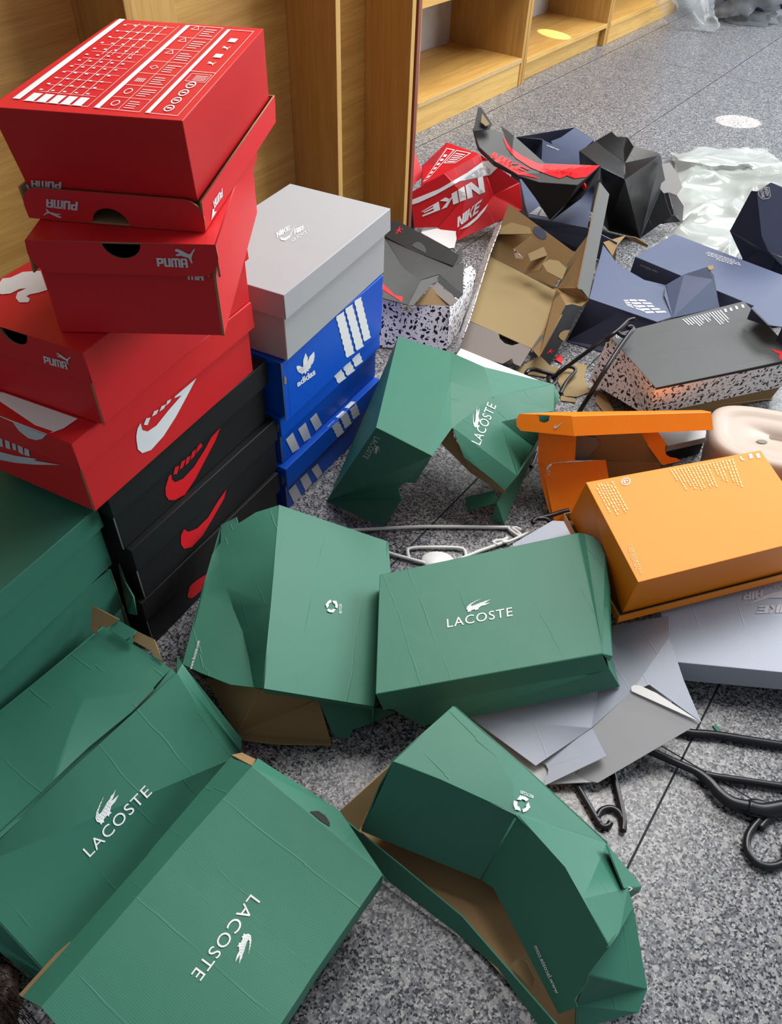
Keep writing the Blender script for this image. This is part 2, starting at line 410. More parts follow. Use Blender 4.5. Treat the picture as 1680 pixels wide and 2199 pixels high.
def terrazzo():
    m, nt, b = new_mat('white_card_with_black_flecks'); L = nt.links
    b.inputs['Roughness'].default_value = .45; tc = N(nt, 'ShaderNodeTexCoord')
    prev = None
    for sc, ln, th, off in ((60, .36, .19, 0.0), (54, .28, .07, 3.7), (96, .15, .13, 7.1)):
        ad = N(nt, 'ShaderNodeVectorMath', operation='ADD'); ad.inputs[1].default_value = (off, off * .3, 0); L.new(tc.outputs['UV'], ad.inputs[0])
        sc_ = N(nt, 'ShaderNodeVectorMath', operation='SCALE'); sc_.inputs['Scale'].default_value = sc; L.new(ad.outputs[0], sc_.inputs[0])
        vo = N(nt, 'ShaderNodeTexVoronoi'); vo.voronoi_dimensions = '2D'; vo.inputs['Scale'].default_value = 1; vo.inputs['Randomness'].default_value = .75; L.new(sc_.outputs[0], vo.inputs['Vector'])
        df = N(nt, 'ShaderNodeVectorMath', operation='SUBTRACT'); L.new(sc_.outputs[0], df.inputs[0]); L.new(vo.outputs['Position'], df.inputs[1])
        sep = N(nt, 'ShaderNodeSeparateColor'); L.new(vo.outputs['Color'], sep.inputs[0])
        an = N(nt, 'ShaderNodeMath', operation='MULTIPLY'); an.inputs[1].default_value = 6.283; L.new(sep.outputs[0], an.inputs[0])
        ro = N(nt, 'ShaderNodeVectorRotate', rotation_type='Z_AXIS'); L.new(df.outputs[0], ro.inputs['Vector']); L.new(an.outputs[0], ro.inputs['Angle'])
        st = N(nt, 'ShaderNodeVectorMath', operation='MULTIPLY'); st.inputs[1].default_value = (1 / ln, 1 / th, 0); L.new(ro.outputs[0], st.inputs[0])
        le = N(nt, 'ShaderNodeVectorMath', operation='LENGTH'); L.new(st.outputs[0], le.inputs[0])
        jit = N(nt, 'ShaderNodeMath', operation='MULTIPLY_ADD'); jit.inputs[1].default_value = .7; jit.inputs[2].default_value = .45; L.new(sep.outputs[1], jit.inputs[0])
        cmp_ = N(nt, 'ShaderNodeMath', operation='GREATER_THAN'); L.new(le.outputs['Value'], cmp_.inputs[0]); L.new(jit.outputs[0], cmp_.inputs[1])
        if prev is None: prev = cmp_
        else:
            mu = N(nt, 'ShaderNodeMath', operation='MULTIPLY'); L.new(prev.outputs[0], mu.inputs[0]); L.new(cmp_.outputs[0], mu.inputs[1]); prev = mu
    mx = N(nt, 'ShaderNodeMixRGB'); mx.inputs[1].default_value = srgb(22, 20, 24); mx.inputs[2].default_value = srgb(246, 244, 246); L.new(prev.outputs[0], mx.inputs[0]); L.new(mx.outputs[0], b.inputs['Base Color'])
    return m
M['terrazzo'] = terrazzo()
def oak(name, rgb, rgb2, axis):
    m, nt, b = new_mat(name); L = nt.links; b.inputs['Roughness'].default_value = .42; b.inputs['Specular IOR Level'].default_value = .3
    tc = N(nt, 'ShaderNodeTexCoord'); mp = N(nt, 'ShaderNodeMapping'); L.new(tc.outputs['UV'], mp.inputs['Vector'])
    mp.inputs['Scale'].default_value = (1.6, 26, 1) if axis == 'U' else (26, 1.6, 1)
    no = N(nt, 'ShaderNodeTexNoise'); no.inputs['Scale'].default_value = 1.6; no.inputs['Detail'].default_value = 5; no.inputs['Distortion'].default_value = 0.9; L.new(mp.outputs[0], no.inputs['Vector'])
    mp2 = N(nt, 'ShaderNodeMapping'); L.new(tc.outputs['UV'], mp2.inputs['Vector']); mp2.inputs['Scale'].default_value = (12, 420, 1) if axis == 'U' else (420, 12, 1)
    n2 = N(nt, 'ShaderNodeTexNoise'); n2.inputs['Scale'].default_value = 1; n2.inputs['Detail'].default_value = 2; L.new(mp2.outputs[0], n2.inputs['Vector'])
    cr = N(nt, 'ShaderNodeValToRGB'); cr.color_ramp.elements[0].position = .32; cr.color_ramp.elements[0].color = srgb(*rgb2); cr.color_ramp.elements[1].position = .68; cr.color_ramp.elements[1].color = srgb(*rgb); L.new(no.outputs['Fac'], cr.inputs[0])
    mx = N(nt, 'ShaderNodeMixRGB', blend_type='MULTIPLY'); mx.inputs[0].default_value = .3; L.new(cr.outputs[0], mx.inputs[1])
    c2 = N(nt, 'ShaderNodeValToRGB'); c2.color_ramp.elements[0].position = .35; c2.color_ramp.elements[0].color = (.55, .5, .45, 1); c2.color_ramp.elements[1].position = .6; c2.color_ramp.elements[1].color = (1, 1, 1, 1); L.new(n2.outputs['Fac'], c2.inputs[0]); L.new(c2.outputs[0], mx.inputs[2])
    L.new(mx.outputs[0], b.inputs['Base Color'])
    return m
M['oak'] = oak('oak_veneer_flat_sawn', (214, 170, 96), (192, 146, 76), 'U')
M['oak_side'] = oak('oak_veneer_straight_grain', (192, 150, 84), (172, 130, 66), 'U')
M['oak_light'] = oak('pale_oak_veneer', (216, 176, 104), (200, 158, 88), 'U')
def simple(name, rgb, rough=.5, spec=.5, metal=0, var=0, scale=60):
    m, nt, b = new_mat(name); b.inputs['Roughness'].default_value = rough; b.inputs['Specular IOR Level'].default_value = spec; c = srgb(*rgb)
    tc = N(nt, 'ShaderNodeTexCoord'); no = N(nt, 'ShaderNodeTexNoise'); no.inputs['Scale'].default_value = scale; no.inputs['Detail'].default_value = 3; nt.links.new(tc.outputs['Object'], no.inputs['Vector'])
    mx = N(nt, 'ShaderNodeMixRGB'); v = var or .04; mx.inputs[1].default_value = [x * (1 - v) for x in c[:3]] + [1]; mx.inputs[2].default_value = [min(1, x * (1 + v)) for x in c[:3]] + [1]
    nt.links.new(no.outputs['Fac'], mx.inputs[0]); nt.links.new(mx.outputs[0], b.inputs['Base Color'])
    return m
M['edge_red'] = simple('reddish_edge_band', (134, 74, 56))
M['chip'] = simple('worn_chipboard_edge', (190, 160, 112), .8, .2, var=.25, scale=120)
M['wall_paper'] = simple('mottled_grey_wallcovering', (186, 180, 176), .7, .2, var=.16, scale=22)
M['blk_plastic'] = simple('black_plastic', (26, 26, 32), .3, .5)
M['wht_plastic'] = simple('white_plastic', (232, 233, 232), .35, .5)
M['beige'] = simple('beige_plastic', (190, 172, 158), .45, .4, var=.03)
M['dark_cloth'] = simple('dark_blue_cloth', (34, 38, 56), .7, .2, var=.5, scale=18)
M['fur'] = simple('dark_brown_hair', (44, 32, 27), .5, .4, var=.6, scale=50)
def film(name, rgb, alpha, rough=.18):
    m, nt, b = new_mat(name); L = nt.links
    b.inputs['Base Color'].default_value = srgb(*rgb); b.inputs['Roughness'].default_value = rough; b.inputs['Specular IOR Level'].default_value = .8
    tr = N(nt, 'ShaderNodeBsdfTransparent'); mx = N(nt, 'ShaderNodeMixShader'); mx.inputs[0].default_value = alpha
    L.new(tr.outputs[0], mx.inputs[1]); L.new(b.outputs[0], mx.inputs[2]); L.new(mx.outputs[0], nt.nodes['Material Output'].inputs[0])
    return m
M['film'] = film('milky_plastic_film', (196, 203, 200), .72)
M['film_clear'] = film('clear_plastic_film', (205, 210, 214), .26, .14)
def granite():
    m, nt, b = new_mat('speckled_grey_granite'); L = nt.links
    tc = N(nt, 'ShaderNodeTexCoord')
    def vor(sc, off):
        mp = N(nt, 'ShaderNodeMapping'); mp.inputs['Location'].default_value = (off, off * .7, 0); L.new(tc.outputs['Object'], mp.inputs['Vector'])
        nz = N(nt, 'ShaderNodeTexNoise'); nz.inputs['Scale'].default_value = sc * 1.1; L.new(mp.outputs[0], nz.inputs['Vector'])
        ma = N(nt, 'ShaderNodeVectorMath', operation='MULTIPLY_ADD'); k = 1.1 / sc; ma.inputs[1].default_value = (k, k, k); L.new(nz.outputs['Color'], ma.inputs[0]); L.new(mp.outputs[0], ma.inputs[2])
        v = N(nt, 'ShaderNodeTexVoronoi'); v.inputs['Scale'].default_value = sc; L.new(ma.outputs[0], v.inputs['Vector']); s = N(nt, 'ShaderNodeSeparateColor'); L.new(v.outputs['Color'], s.inputs[0]); return s
    a = vor(380, 0)
    cr = N(nt, 'ShaderNodeValToRGB'); e = cr.color_ramp; e.interpolation = 'CONSTANT'
    e.elements[0].position = 0; e.elements[0].color = srgb(34, 36, 44); e.elements[1].position = .22; e.elements[1].color = srgb(92, 94, 100)
    for p, c in ((.42, (118, 120, 125)), (.66, (141, 142, 146)), (.86, (172, 171, 171))):
        x = e.elements.new(p); x.color = srgb(*c)
    L.new(a.outputs[0], cr.inputs[0])
    bb = vor(150, 5); gt = N(nt, 'ShaderNodeMath', operation='GREATER_THAN'); gt.inputs[1].default_value = .9; L.new(bb.outputs[0], gt.inputs[0])
    f1 = N(nt, 'ShaderNodeMath', operation='MULTIPLY'); f1.inputs[1].default_value = .6; L.new(gt.outputs[0], f1.inputs[0])
    mx = N(nt, 'ShaderNodeMixRGB'); mx.inputs[2].default_value = srgb(172, 170, 168); L.new(f1.outputs[0], mx.inputs[0]); L.new(cr.outputs[0], mx.inputs[1])
    dk = N(nt, 'ShaderNodeMath', operation='LESS_THAN'); dk.inputs[1].default_value = .09; L.new(bb.outputs[1], dk.inputs[0]); f2 = N(nt, 'ShaderNodeMath', operation='MULTIPLY'); f2.inputs[1].default_value = .55; L.new(dk.outputs[0], f2.inputs[0])
    m2 = N(nt, 'ShaderNodeMixRGB'); m2.inputs[2].default_value = srgb(66, 68, 78); L.new(f2.outputs[0], m2.inputs[0]); L.new(mx.outputs[0], m2.inputs[1])
    L.new(m2.outputs[0], b.inputs['Base Color']); b.inputs['Roughness'].default_value = .3; b.inputs['Specular IOR Level'].default_value = .5
    return m
M['granite'] = granite()
M['joint'] = simple('dark_tile_joint', (46, 46, 52), .8, .2)
# ------------------------------------------------------------------ the setting
YAW = math.radians(34.574)
D1 = Vector((math.sin(YAW), math.cos(YAW), 0)); D2 = Vector((-D1.y, D1.x, 0))
def gp(a, b, z=0.0): return D1 * a + D2 * b + Vector((0, 0, z))      # along / across the tile grid
bm = bmesh.new()
fl = [bm.verts.new(gp(a, b, 0)) for a, b in ((-4, -7), (9, -7), (9, 4), (-4, 4))]; bm.faces.new(fl)
bm.normal_update()
def strip(p, q, w):
    s = (q - p).cross(Vector((0, 0, 1))).normalized() * w / 2; z = Vector((0, 0, .0002))
    f = bm.faces.new([bm.verts.new(x + z) for x in (p - s, q - s, q + s, p + s)]); f.material_index = 1
    f.normal_update()
    if f.normal.z < 0: f.normal_flip()
for k in range(-8, 8):
    b0 = -0.05 + 0.59 * k; strip(gp(-4, b0), gp(9, b0), .0032)
for k in range(-4, 8): strip(gp(0.751 + 1.19 * k, -7), gp(0.751 + 1.19 * k, 4), .0022)
if fl[0].co.z == 0:
    for f in bm.faces:
        if f.normal.z < 0: f.normal_flip()
structure(link_bm('floor', bm, [M['granite'], M['joint']]))

def slab(parent, name, o, a, b, c, mat, grain, **kw):
    bm = bmesh.new(); box_bm(bm, o, a, b, c); bm.normal_update(); uv_project(bm, grain)
    ob = link_bm(name, bm, mat, parent, **kw)
    w = ob.modifiers.new('bevel', 'BEVEL'); w.width = .0012; w.segments = 2; w.limit_method = 'ANGLE'
    return ob
Z = Vector((0, 0, 1))
# --- low bookcases beyond: three units in a row along the tile direction
S = P(889, 293) + D2 * .004
bounds = [(0.0, 0.858, .115, .40), (0.862, 1.758, .103, .36), (1.762, 2.75, .098, .36)]
labs = ['open oak shelf unit nearest the partition, with grey back panel and upper shelf',
        'open oak shelf unit in the middle of the row, sun patch on its low shelf',
        'open oak shelf unit at the far end of the row, behind the plastic bag']
for i, (a0, a1, zs, dep) in enumerate(bounds):
    t = thing('shelf_unit', labs[i], 'shelf', S + D1 * a0, 'oak shelf units along the wall')
    o = S + D1 * a0; Lw = a1 - a0; th = .022
    slab(t, 'side_panel', o, D1 * th, D2 * dep, Z * 1.25, M['oak_side'], Z)
    slab(t, 'side_panel', o + D1 * (Lw - th), D1 * th, D2 * dep, Z * 1.25, M['oak_side'], Z)
    rec = .004 if i != 1 else .03
    slab(t, 'plinth', o + D1 * th + D2 * rec, D1 * (Lw - 2 * th), D2 * .018, Z * (zs - .02), M['oak_light'], D1)
    sh = slab(t, 'bottom_shelf', o + D1 * th + Z * (zs - .02) + D2 * .001, D1 * (Lw - 2 * th), D2 * (dep - .012), Z * .02, M['oak'], D1)
    slab(sh, 'edge_band', o + D1 * th + Z * (zs - .0195) - D2 * .0012, D1 * (Lw - 2 * th), D2 * .002, Z * .019, M['chip'] if i == 0 else M['oak_light'], D1)
    sh = slab(t, 'upper_shelf', o + D1 * th + Z * (.425 if i == 0 else .47) + D2 * .004, D1 * (Lw - 2 * th), D2 * (dep - .016), Z * .028, M['oak'], D1)
    slab(t, 'back_panel', o + D1 * th + D2 * (dep - .01) + Z * zs, D1 * (Lw - 2 * th), D2 * .008, Z * (1.25 - zs), M['wall_paper'], D1)
    slab(t, 'top_panel', o + D1 * th + Z * 1.22, D1 * (Lw - 2 * th), D2 * dep, Z * .022, M['oak'], D1)
# --- tall oak partition unit beside the stacks
A = P(869, 560)
t = thing('oak_partition', 'tall oak veneer display partition with upright fins behind the red and grey stacks', 'partition', A + D1 * -.5)
bk = .142; TOP = 1.9
slab(t, 'back_panel', A + D1 * -1.75 + D2 * bk, D1 * 1.77, D2 * .02, Z * TOP, M['oak'], D1 * .985 + Z * .05)
for a in (-.016, -.305):
    f = slab(t, 'upright_fin', A + D1 * a, D1 * .015, D2 * (bk - .0005), Z * TOP, M['oak_side'], Z)
    slab(f, 'front_edge', A + D1 * (a - .0004) - D2 * .0012, D1 * .0158, D2 * .0016, Z * TOP, M['oak_light'], Z)
slab(t, 'wide_stile', A + D1 * -.848, D1 * .106, D2 * .016, Z * TOP, M['oak_light'], Z)
slab(t, 'upright_fin', A + D1 * -.850, D1 * .016, D2 * (bk - .0005) + D2 * 0, Z * TOP, M['oak_side'], Z)
e = slab(t, 'end_board', A + D1 * .0195 + D2 * .005, D1 * .014, D2 * .15, Z * TOP, M['edge_red'], Z); e['label'] = 'reddish brown end edge'
# --- sun patches come from real narrow beams
sunspot('sunbeam', P(1586, 261) + Vector((1.6, .3, 2.2)), P(1586, 261), math.radians(3.5), 1900)
sunspot('sunbeam', P(1190, 75, .1) + Vector((.9, -1.3, 1.1)), P(1190, 75, .1), math.radians(3.7), 900)

# ------------------------------------------------------------------ square boxes of the two stacks
CAMV = EYE
def scaled(pos, dims, k):
    p = EYE + (Vector(pos) - EYE) * k; return p, [d * k for d in dims]
def box_closed(label, pos, yaw, dims, out, inn, group, notch=None, rnd=0, name='shoe_box', lid_out=None, fitz=None):
    """dims = L,W,lid height,inset,base height. pos = front right upper lid corner. fitz = wanted bottom height: slides along the sight line"""
    L, W, hl, ins, hb = dims
    if fitz is not None:
        k = (H - fitz) / (H - (pos[2] - hl - hb)); pos, (L, W, hl, ins, hb) = scaled(pos, (L, W, hl, ins, hb), k)
    zt = pos[2]; zb = zt - hl - hb
    lt = rect4(pos, yaw, L, W); lr = rect4(pos, yaw, L, W, -.0012, zt - hl)
    bi = max(ins, .0026)
    bt = rect4(pos, yaw, L, W, bi, zt - .004); bb = rect4(pos, yaw, L, W, bi, zb)
    t = thing(name, label, 'box', sum(bb, Vector()) / 4, group)
    base = tray(t, 'base', bb, bt, out, inn, grain=lt[1] - lt[0], rim_notch=(notch[0], notch[1] * 1.08) if notch else None)
    ua = (bt[1] - bt[0]).normalized(); va = (bt[3] - bt[0]).normalized()
    sheet(base, 'cut_edge', [bt[0] - ua * .0004, bt[0] + va * .0028 - ua * .0004, bb[0] + va * .0028 - ua * .0004, bb[0] - ua * .0004], [[0, 1, 2, 3]], inn, inn, th=.0003, bevel=0, ref=bt[0] + ua)
    lid = tray(t, 'lid', lt, lr, lid_out or out, inn, notch=notch, rnd=rnd, grain=lt[1] - lt[0])
    return t, base, lid, zt
def px3(sx, ox, oy, pts): return [(ox + x / sx, oy + y / sx) for x, y in pts]
Za = lambda pts: px3(2.625, 0, 0, pts)          # close-up frames used when reading outlines off the photo
Zb = lambda pts: px3(2.625, 0, 540, pts)
Zc = lambda pts: px3(3.1111, 0, 1000, pts)
Zd = lambda pts: px3(3.665, 500, 560, pts)
Ze = lambda pts: px3(3.1111, 520, 200, pts)
SG = 'shoe boxes stacked in the left tower'
R_ = math.radians
t3, b3, l3, z3 = box_closed('black shoe box at the bottom of the left tower, half hidden by green flap', (-.3897, .7506, .121), R_(28.48), (.3652, .21, .0444, .005, .0735), M['black'], M['pale_grey_inner'], SG, fitz=0.0)
t2, b2, l2, z2 = box_closed('black shoe box in the middle of three black ones, lower full red swoosh', (-.3807, .7518, .245), R_(27.59), (.3647, .21, .044, .0032, .0715), M['black'], M['pale_grey_inner'], SG, fitz=z3 + .001)
t1, b1, l1, z1 = box_closed('black shoe box with red swoosh directly under the red swoosh box', (-.3833, .7366, .3731), R_(26.91), (.3691, .21, .0434, .006, .0739), M['black'], M['pale_grey_inner'], SG, fitz=z2 + .001)
tr, br, lr_, zr = box_closed('red shoe box with large white swoosh on its side, above the black boxes', (-.3839, .6953, .4973), R_(25.06), (.3778, .22, .0427, .0062, .0799), M['red'], M['kraft'], SG, notch=(.27, .02), fitz=z1 + .001)
tp3, bp3, lp3, zp3 = box_closed('red shoe box with big white cat on top, resting on the swoosh box', (-.3519, .7254, .606), .3919, (.34, .2017, .0405, .0031, .066), M['red'], M['kraft'], SG, notch=(.5, .021), fitz=zr + .001)
tp2, bp2, lp2, zp2 = box_closed('red shoe box upright with half-round thumb hole, second from top of tower', (-.1937, .7558, .7255), -.0373, (.335, .1958, .0357, .0051, .0763), M['red'], M['kraft'], SG, notch=(.5, .021), rnd=.022, fitz=zp3 + .001)
# the top box lies upside down on its own lid
k = (H - zp2 - .001) / (H - .7303)
lp, (Ll, Wl, hl) = scaled((-.2067, .7724, .7637), (.3358, .1916, .0334), k)
bp, (Lb, Wb) = scaled((-.207, .7494, .8475), (.3295, .1852), 1.0)
zlid = lp.z - hl
top = thing('shoe_box', 'upside-down red shoe box with white size chart, topmost of the left tower', 'box', (lp.x, lp.y, zlid), SG)
base = tray(top, 'base', rect4(bp, .0803, Lb, Wb, 0, bp.z), rect4(lp, .0846, Ll, Wl, .006, lp.z - .004), M['red'], M['kraft'])
pl = rect4(lp, .0846, Ll, Wl, 0, zlid); rm = rect4(lp, .0846, Ll, Wl, -.001, lp.z)
lid = tray(top, 'lid', pl, rm, M['red'], M['kraft'], notch=(.47, .021), rnd=.02)
# --- prints on the left tower
W_ = M['ink_white']
dec = []
# size chart
u = lambda x, y: (x, y)
ch = []
ch.append(rect(.035, .055, .075, .985)); ch += [rect(.105 + k * .066, .045, .155 + k * .066, .135) for k in range(5)]
for k in range(4): ch.append(seg((.165 + k * .066, .15), (.165 + k * .066, .55 + .1 * (k % 2)), .004)); ch.append(seg((.2 + k * .06, .60), (.2 + k * .06, .95), .004))
for k in range(11): ch.append(rect(.12, .155 + k * .078, .44, .1575 + k * .078))
for k in range(12):
    for j in range(5): ch.append(rect(.11 + j * .066, .17 + k * .068, .128 + j * .066, .182 + k * .068))
ch.append(rect(.455, .045, .4575, .96)); ch.append(rect(.10, .043, .4575, .047))
ch.append(rect(.49, .04, .522, .975)); ch += frame(.49, .04, .745, .975, .003, .004); ch.append(rect(.622, .04, .6245, .975))
for k in range(1, 7): ch.append(rect(.525, .04 + k * .134, .745, .043 + k * .134))
for k in range(7):
    y = .07 + k * .134
    if k in (4, 5, 6): ch += [seg((.55, y + .06), (.60, y + .06), .004), seg((.55, y + .06), (.575, y + .1), .004), seg((.60, y + .06), (.575, y + .1), .004)]
    elif k == 2: ch += [rect(.55 + j * .011, y + .01, .555 + j * .011, y + .05) for j in range(5)]
    elif k == 3: ch += [seg((.55, y + .04), (.575, y + .06), .004), seg((.575, y + .06), (.60, y + .04), .004), seg((.60, y + .04), (.575, y + .02), .004), seg((.575, y + .02), (.55, y + .04), .004)]
    else: ch += ring(.575, y + .04, .017, .022, 12, sy=1.4)
    for j in range(4): ch.append(rect(.64, y + .0 + j * .022, .64 + random.uniform(.05, .09), y + .006 + j * .022))
ch += frame(.775, .04, .955, .965, .003, .004); ch.append(rect(.775, .04, .80, .965)); ch.append(rect(.80, .505, .955, .509))
for k in range(4): ch += ring(.875, .11 + .085 * k, .02, .027, 12, sy=1.35); ch.append(rect(.862, .105 + .085 * k, .888, .118 + .085 * k))
ch += frame(.82, .40, .94, .485, .0025, .003); ch += [rect(.855, .415 + j * .015, .93, .42 + j * .015) for j in range(4)]
for k in range(4): ch += place(CAT if k % 2 == 0 else [rect(0, 0, 1, 1)], (.85, .58 + k * .085), (.90, .58 + k * .085), (.85, .62 + k * .085))
TOPQ = dict(bl=Za([(0, 582)])[0], br=Za([(1030, 683)])[0], tl=Za([(655, 100)])[0], tr=Za([(1487, 165)])[0])
decal(base, 'size_chart_print', W_, place(ch, **TOPQ))
decal(base, 'brand_lettering', M['ink_grey'], place(word('PUMA'), *Za([(347, 1022), (175, 1012), (345, 1062)]), Za([(178, 1058)])[0]))
decal(base, 'leaping_cat_print', M['ink_grey'], [Za([(150, 1115), (165, 1085), (150, 1050), (145, 1035), (160, 1040), (180, 1075), (205, 1070), (180, 1085), (170, 1100)])[0:9]])
decal(lid, 'brand_lettering', M['ink_grey'], place(word('PUMA'), *Za([(442, 1136), (262, 1120), (438, 1186)]), Za([(262, 1166)])[0]))
decal(lid, 'leaping_cat_print', M['ink_grey'], place(CAT, *Za([(352, 1190), (252, 1172), (350, 1230)]), Za([(246, 1212)])[0]))
decal(lid, 'side_lettering', W_, place(word('PUMA'), *Za([(1250, 1060), (1198, 1135), (1252, 1105)]), Za([(1205, 1175)])[0]))
decal(lid, 'side_cat_print', W_, [Za([(1188, 1240), (1195, 1180), (1205, 1175), (1204, 1195), (1218, 1190), (1206, 1210)])])
decal(bp2, 'side_mark', W_, [Za([(1395, 950), (1415, 910), (1416, 935), (1400, 972)])])
decal(lp2, 'brand_lettering', M['ink_grey'], place(word('PUMA'), *Za([(888, 1500), (1062, 1508), (882, 1452)]), Za([(1055, 1456)])[0]))
decal(lp2, 'leaping_cat_print', M['ink_grey'], place(CAT, *Za([(985, 1465), (1095, 1487), (985, 1400)]), Za([(1100, 1400)])[0]))
decal(bp2, 'brand_lettering', M['ink_grey'], place(word('MA'), *Za([(1060, 1574), (1150, 1580), (1058, 1535)]), Za([(1146, 1535)])[0]))
decal(bp2, 'leaping_cat_print', M['ink_grey'], place(CAT, *Za([(1130, 1545), (1182, 1562), (1135, 1490)]), Za([(1186, 1482)])[0]))
decal(lp3, 'brand_lettering', M['ink_grey'], place(word('PUMA'), *Zb([(252, 628), (385, 665), (246, 586)]), Zb([(375, 622)])[0]))
decal(lp3, 'leaping_cat_print', M['ink_grey'], place(CAT, *Zb([(318, 600), (395, 640), (320, 568)]), Zb([(402, 592)])[0]))
decal(lp3, 'big_cat_print', W_, [Zb([(-20, 180), (0, 178), (15, 155), (60, 150), (130, 118), (230, 112), (268, 220), (220, 235), (170, 245), (150, 255), (170, 270), (160, 290), (110, 290), (90, 265), (100, 235), (150, 210), (110, 215), (60, 240), (10, 245), (-20, 232)])])
decal(lr_, 'white_panel_print', W_, [Zb([(-30, 900), (-30, 790), (20, 798), (440, 945), (360, 1000), (265, 1030), (100, 970), (-20, 920)])])
decal(lr_, 'white_edge_print', M['ink_grey'], [Zb([(75, 962), (262, 1032), (240, 1055), (205, 1062), (160, 1050), (110, 1010)])])
decal(br, 'white_swoosh_print', W_, [Zb([(768, 1070), (766, 1040), (772, 1000), (790, 966), (800, 1006), (830, 1014), (880, 980), (950, 892), (1022, 810), (980, 826), (985, 815), (1105, 713), (1060, 800), (990, 930), (920, 1040), (850, 1118), (800, 1136), (775, 1115)])] + [Zb(p) for p in ([(808, 976), (830, 978), (846, 935), (822, 940)], [(854, 930), (880, 915), (892, 890), (866, 900)], [(896, 902), (922, 884), (934, 860), (908, 872)], [(934, 868), (955, 850), (964, 830), (940, 842)])])
decal(br, 'front_lettering', M['ink_grey'], [Zb([(-20, 1130), (0, 1127), (90, 1150), (195, 1165), (208, 1172), (190, 1176), (345, 1202), (200, 1200), (90, 1190), (-20, 1168)]), Zb([(-10, 1050), (15, 1055), (20, 1100), (-10, 1095)]), Zb([(30, 1060), (55, 1070), (62, 1115), (35, 1105)]), Zb([(70, 1078), (90, 1085), (95, 1120), (75, 1115)]), Zb([(100, 1090), (130, 1098), (135, 1145), (108, 1130)]), Zb([(140, 1103), (165, 1112), (170, 1155), (140, 1145)])])
def red_swoosh(part, pts, blocks, f):
    decal(part, 'red_swoosh_print', M['ink_red'], [f(pts)] + [f(b) for b in blocks])
red_swoosh(b1, [(933, 1375), (930, 1335), (950, 1265), (964, 1256), (966, 1285), (985, 1300), (1030, 1280), (1090, 1215), (1150, 1120), (1190, 1045), (1240, 992), (1215, 1060), (1100, 1280), (1040, 1370), (985, 1400), (950, 1400)],
           [[(975, 1255), (995, 1255), (1010, 1205), (985, 1215)], [(1010, 1230), (1030, 1215), (1045, 1170), (1020, 1185)], [(1042, 1205), (1060, 1190), (1076, 1150), (1050, 1160)], [(1074, 1175), (1095, 1150), (1106, 1110), (1080, 1130)], [(1102, 1140), (1140, 1095), (1130, 1078), (1112, 1098)]], Zb)
red_swoosh(b2, [(1018, 1600), (1035, 1565), (1060, 1580), (1110, 1560), (1170, 1500), (1225, 1410), (1275, 1338), (1262, 1390), (1200, 1500), (1140, 1600), (1080, 1665), (1035, 1675), (1018, 1650)], [], Zb)
red_swoosh(b3, [(1250, 870), (1262, 885), (1290, 880), (1340, 835), (1382, 720), (1310, 765), (1265, 805)], [], Zc)

# --- middle tower: blue boxes and the grey box
MG = 'shoe boxes stacked in the middle tower'
q3, bq3, lq3, y3 = box_closed('blue shoe box at the bottom of the middle tower, stripes over lid edge', (-.2026, 1.0833, .1191), .499, (.3484, .22, .0443, .0085, .071), M['blue'], M['pale_grey_inner'], MG, fitz=0)
q2, bq2, lq2, y2 = box_closed('blue shoe box in the middle of the three blue ones', (-.2039, 1.0762, .2464), .4979, (.3447, .22, .0412, .0054, .069), M['blue'], M['pale_grey_inner'], MG, fitz=y3 + .002)
y2 += .001; k = (H - y2) / (H - .265); pb, (Lq, Wq, hq) = scaled((-.1868, 1.0452, .385), (.3389, .22, .1197), k)
q1 = thing('shoe_box', 'blue shoe box with white trefoil emblem under the grey box', 'box', (pb.x, pb.y, y2), MG)
bq1 = tray(q1, 'base', rect4(pb, .4664, Lq, Wq, 0, pb.z), rect4(pb, .4664, Lq, Wq, 0, y2), M['blue'], M['pale_grey_inner'], skip=(3,))
r4 = rect4(pb, .4664, Lq, Wq, 0, pb.z); r5 = rect4(pb, .4664, Lq, Wq, 0, y2); dn = Vector((0, 0, -1)); du = (r4[1] - r4[0]).normalized()
sheet(q1, 'end_wall', [r4[0] + du * .012 + dn * .006, r4[3] + du * .012 + dn * .006, r5[3] + du * .012, r5[0] + du * .012], [[0, 1, 2, 3]], M['blue'], M['pale_grey_inner'])
fl_ = sheet(q1, 'tuck_flap', [r4[0] - du * .001, r4[3] - du * .001, r4[3] + dn * .012 - du * .002, r4[0].lerp(r4[3], .40) + dn * .052 - du * .005, r4[0].lerp(r4[3], .2) + dn * .012 - du * .003], [[0, 1, 2, 3, 4]], M['blue'], M['pale_grey_inner'])
g1, bg1, lg1, yg = box_closed('silver grey shoe box on top of the blue boxes', (-.1732, 1.0337, .5129), .4393, (.351, .2099, .0401, .0068, .0812), M['grey'], M['pale_grey_inner'], MG, fitz=pb.z + .001)
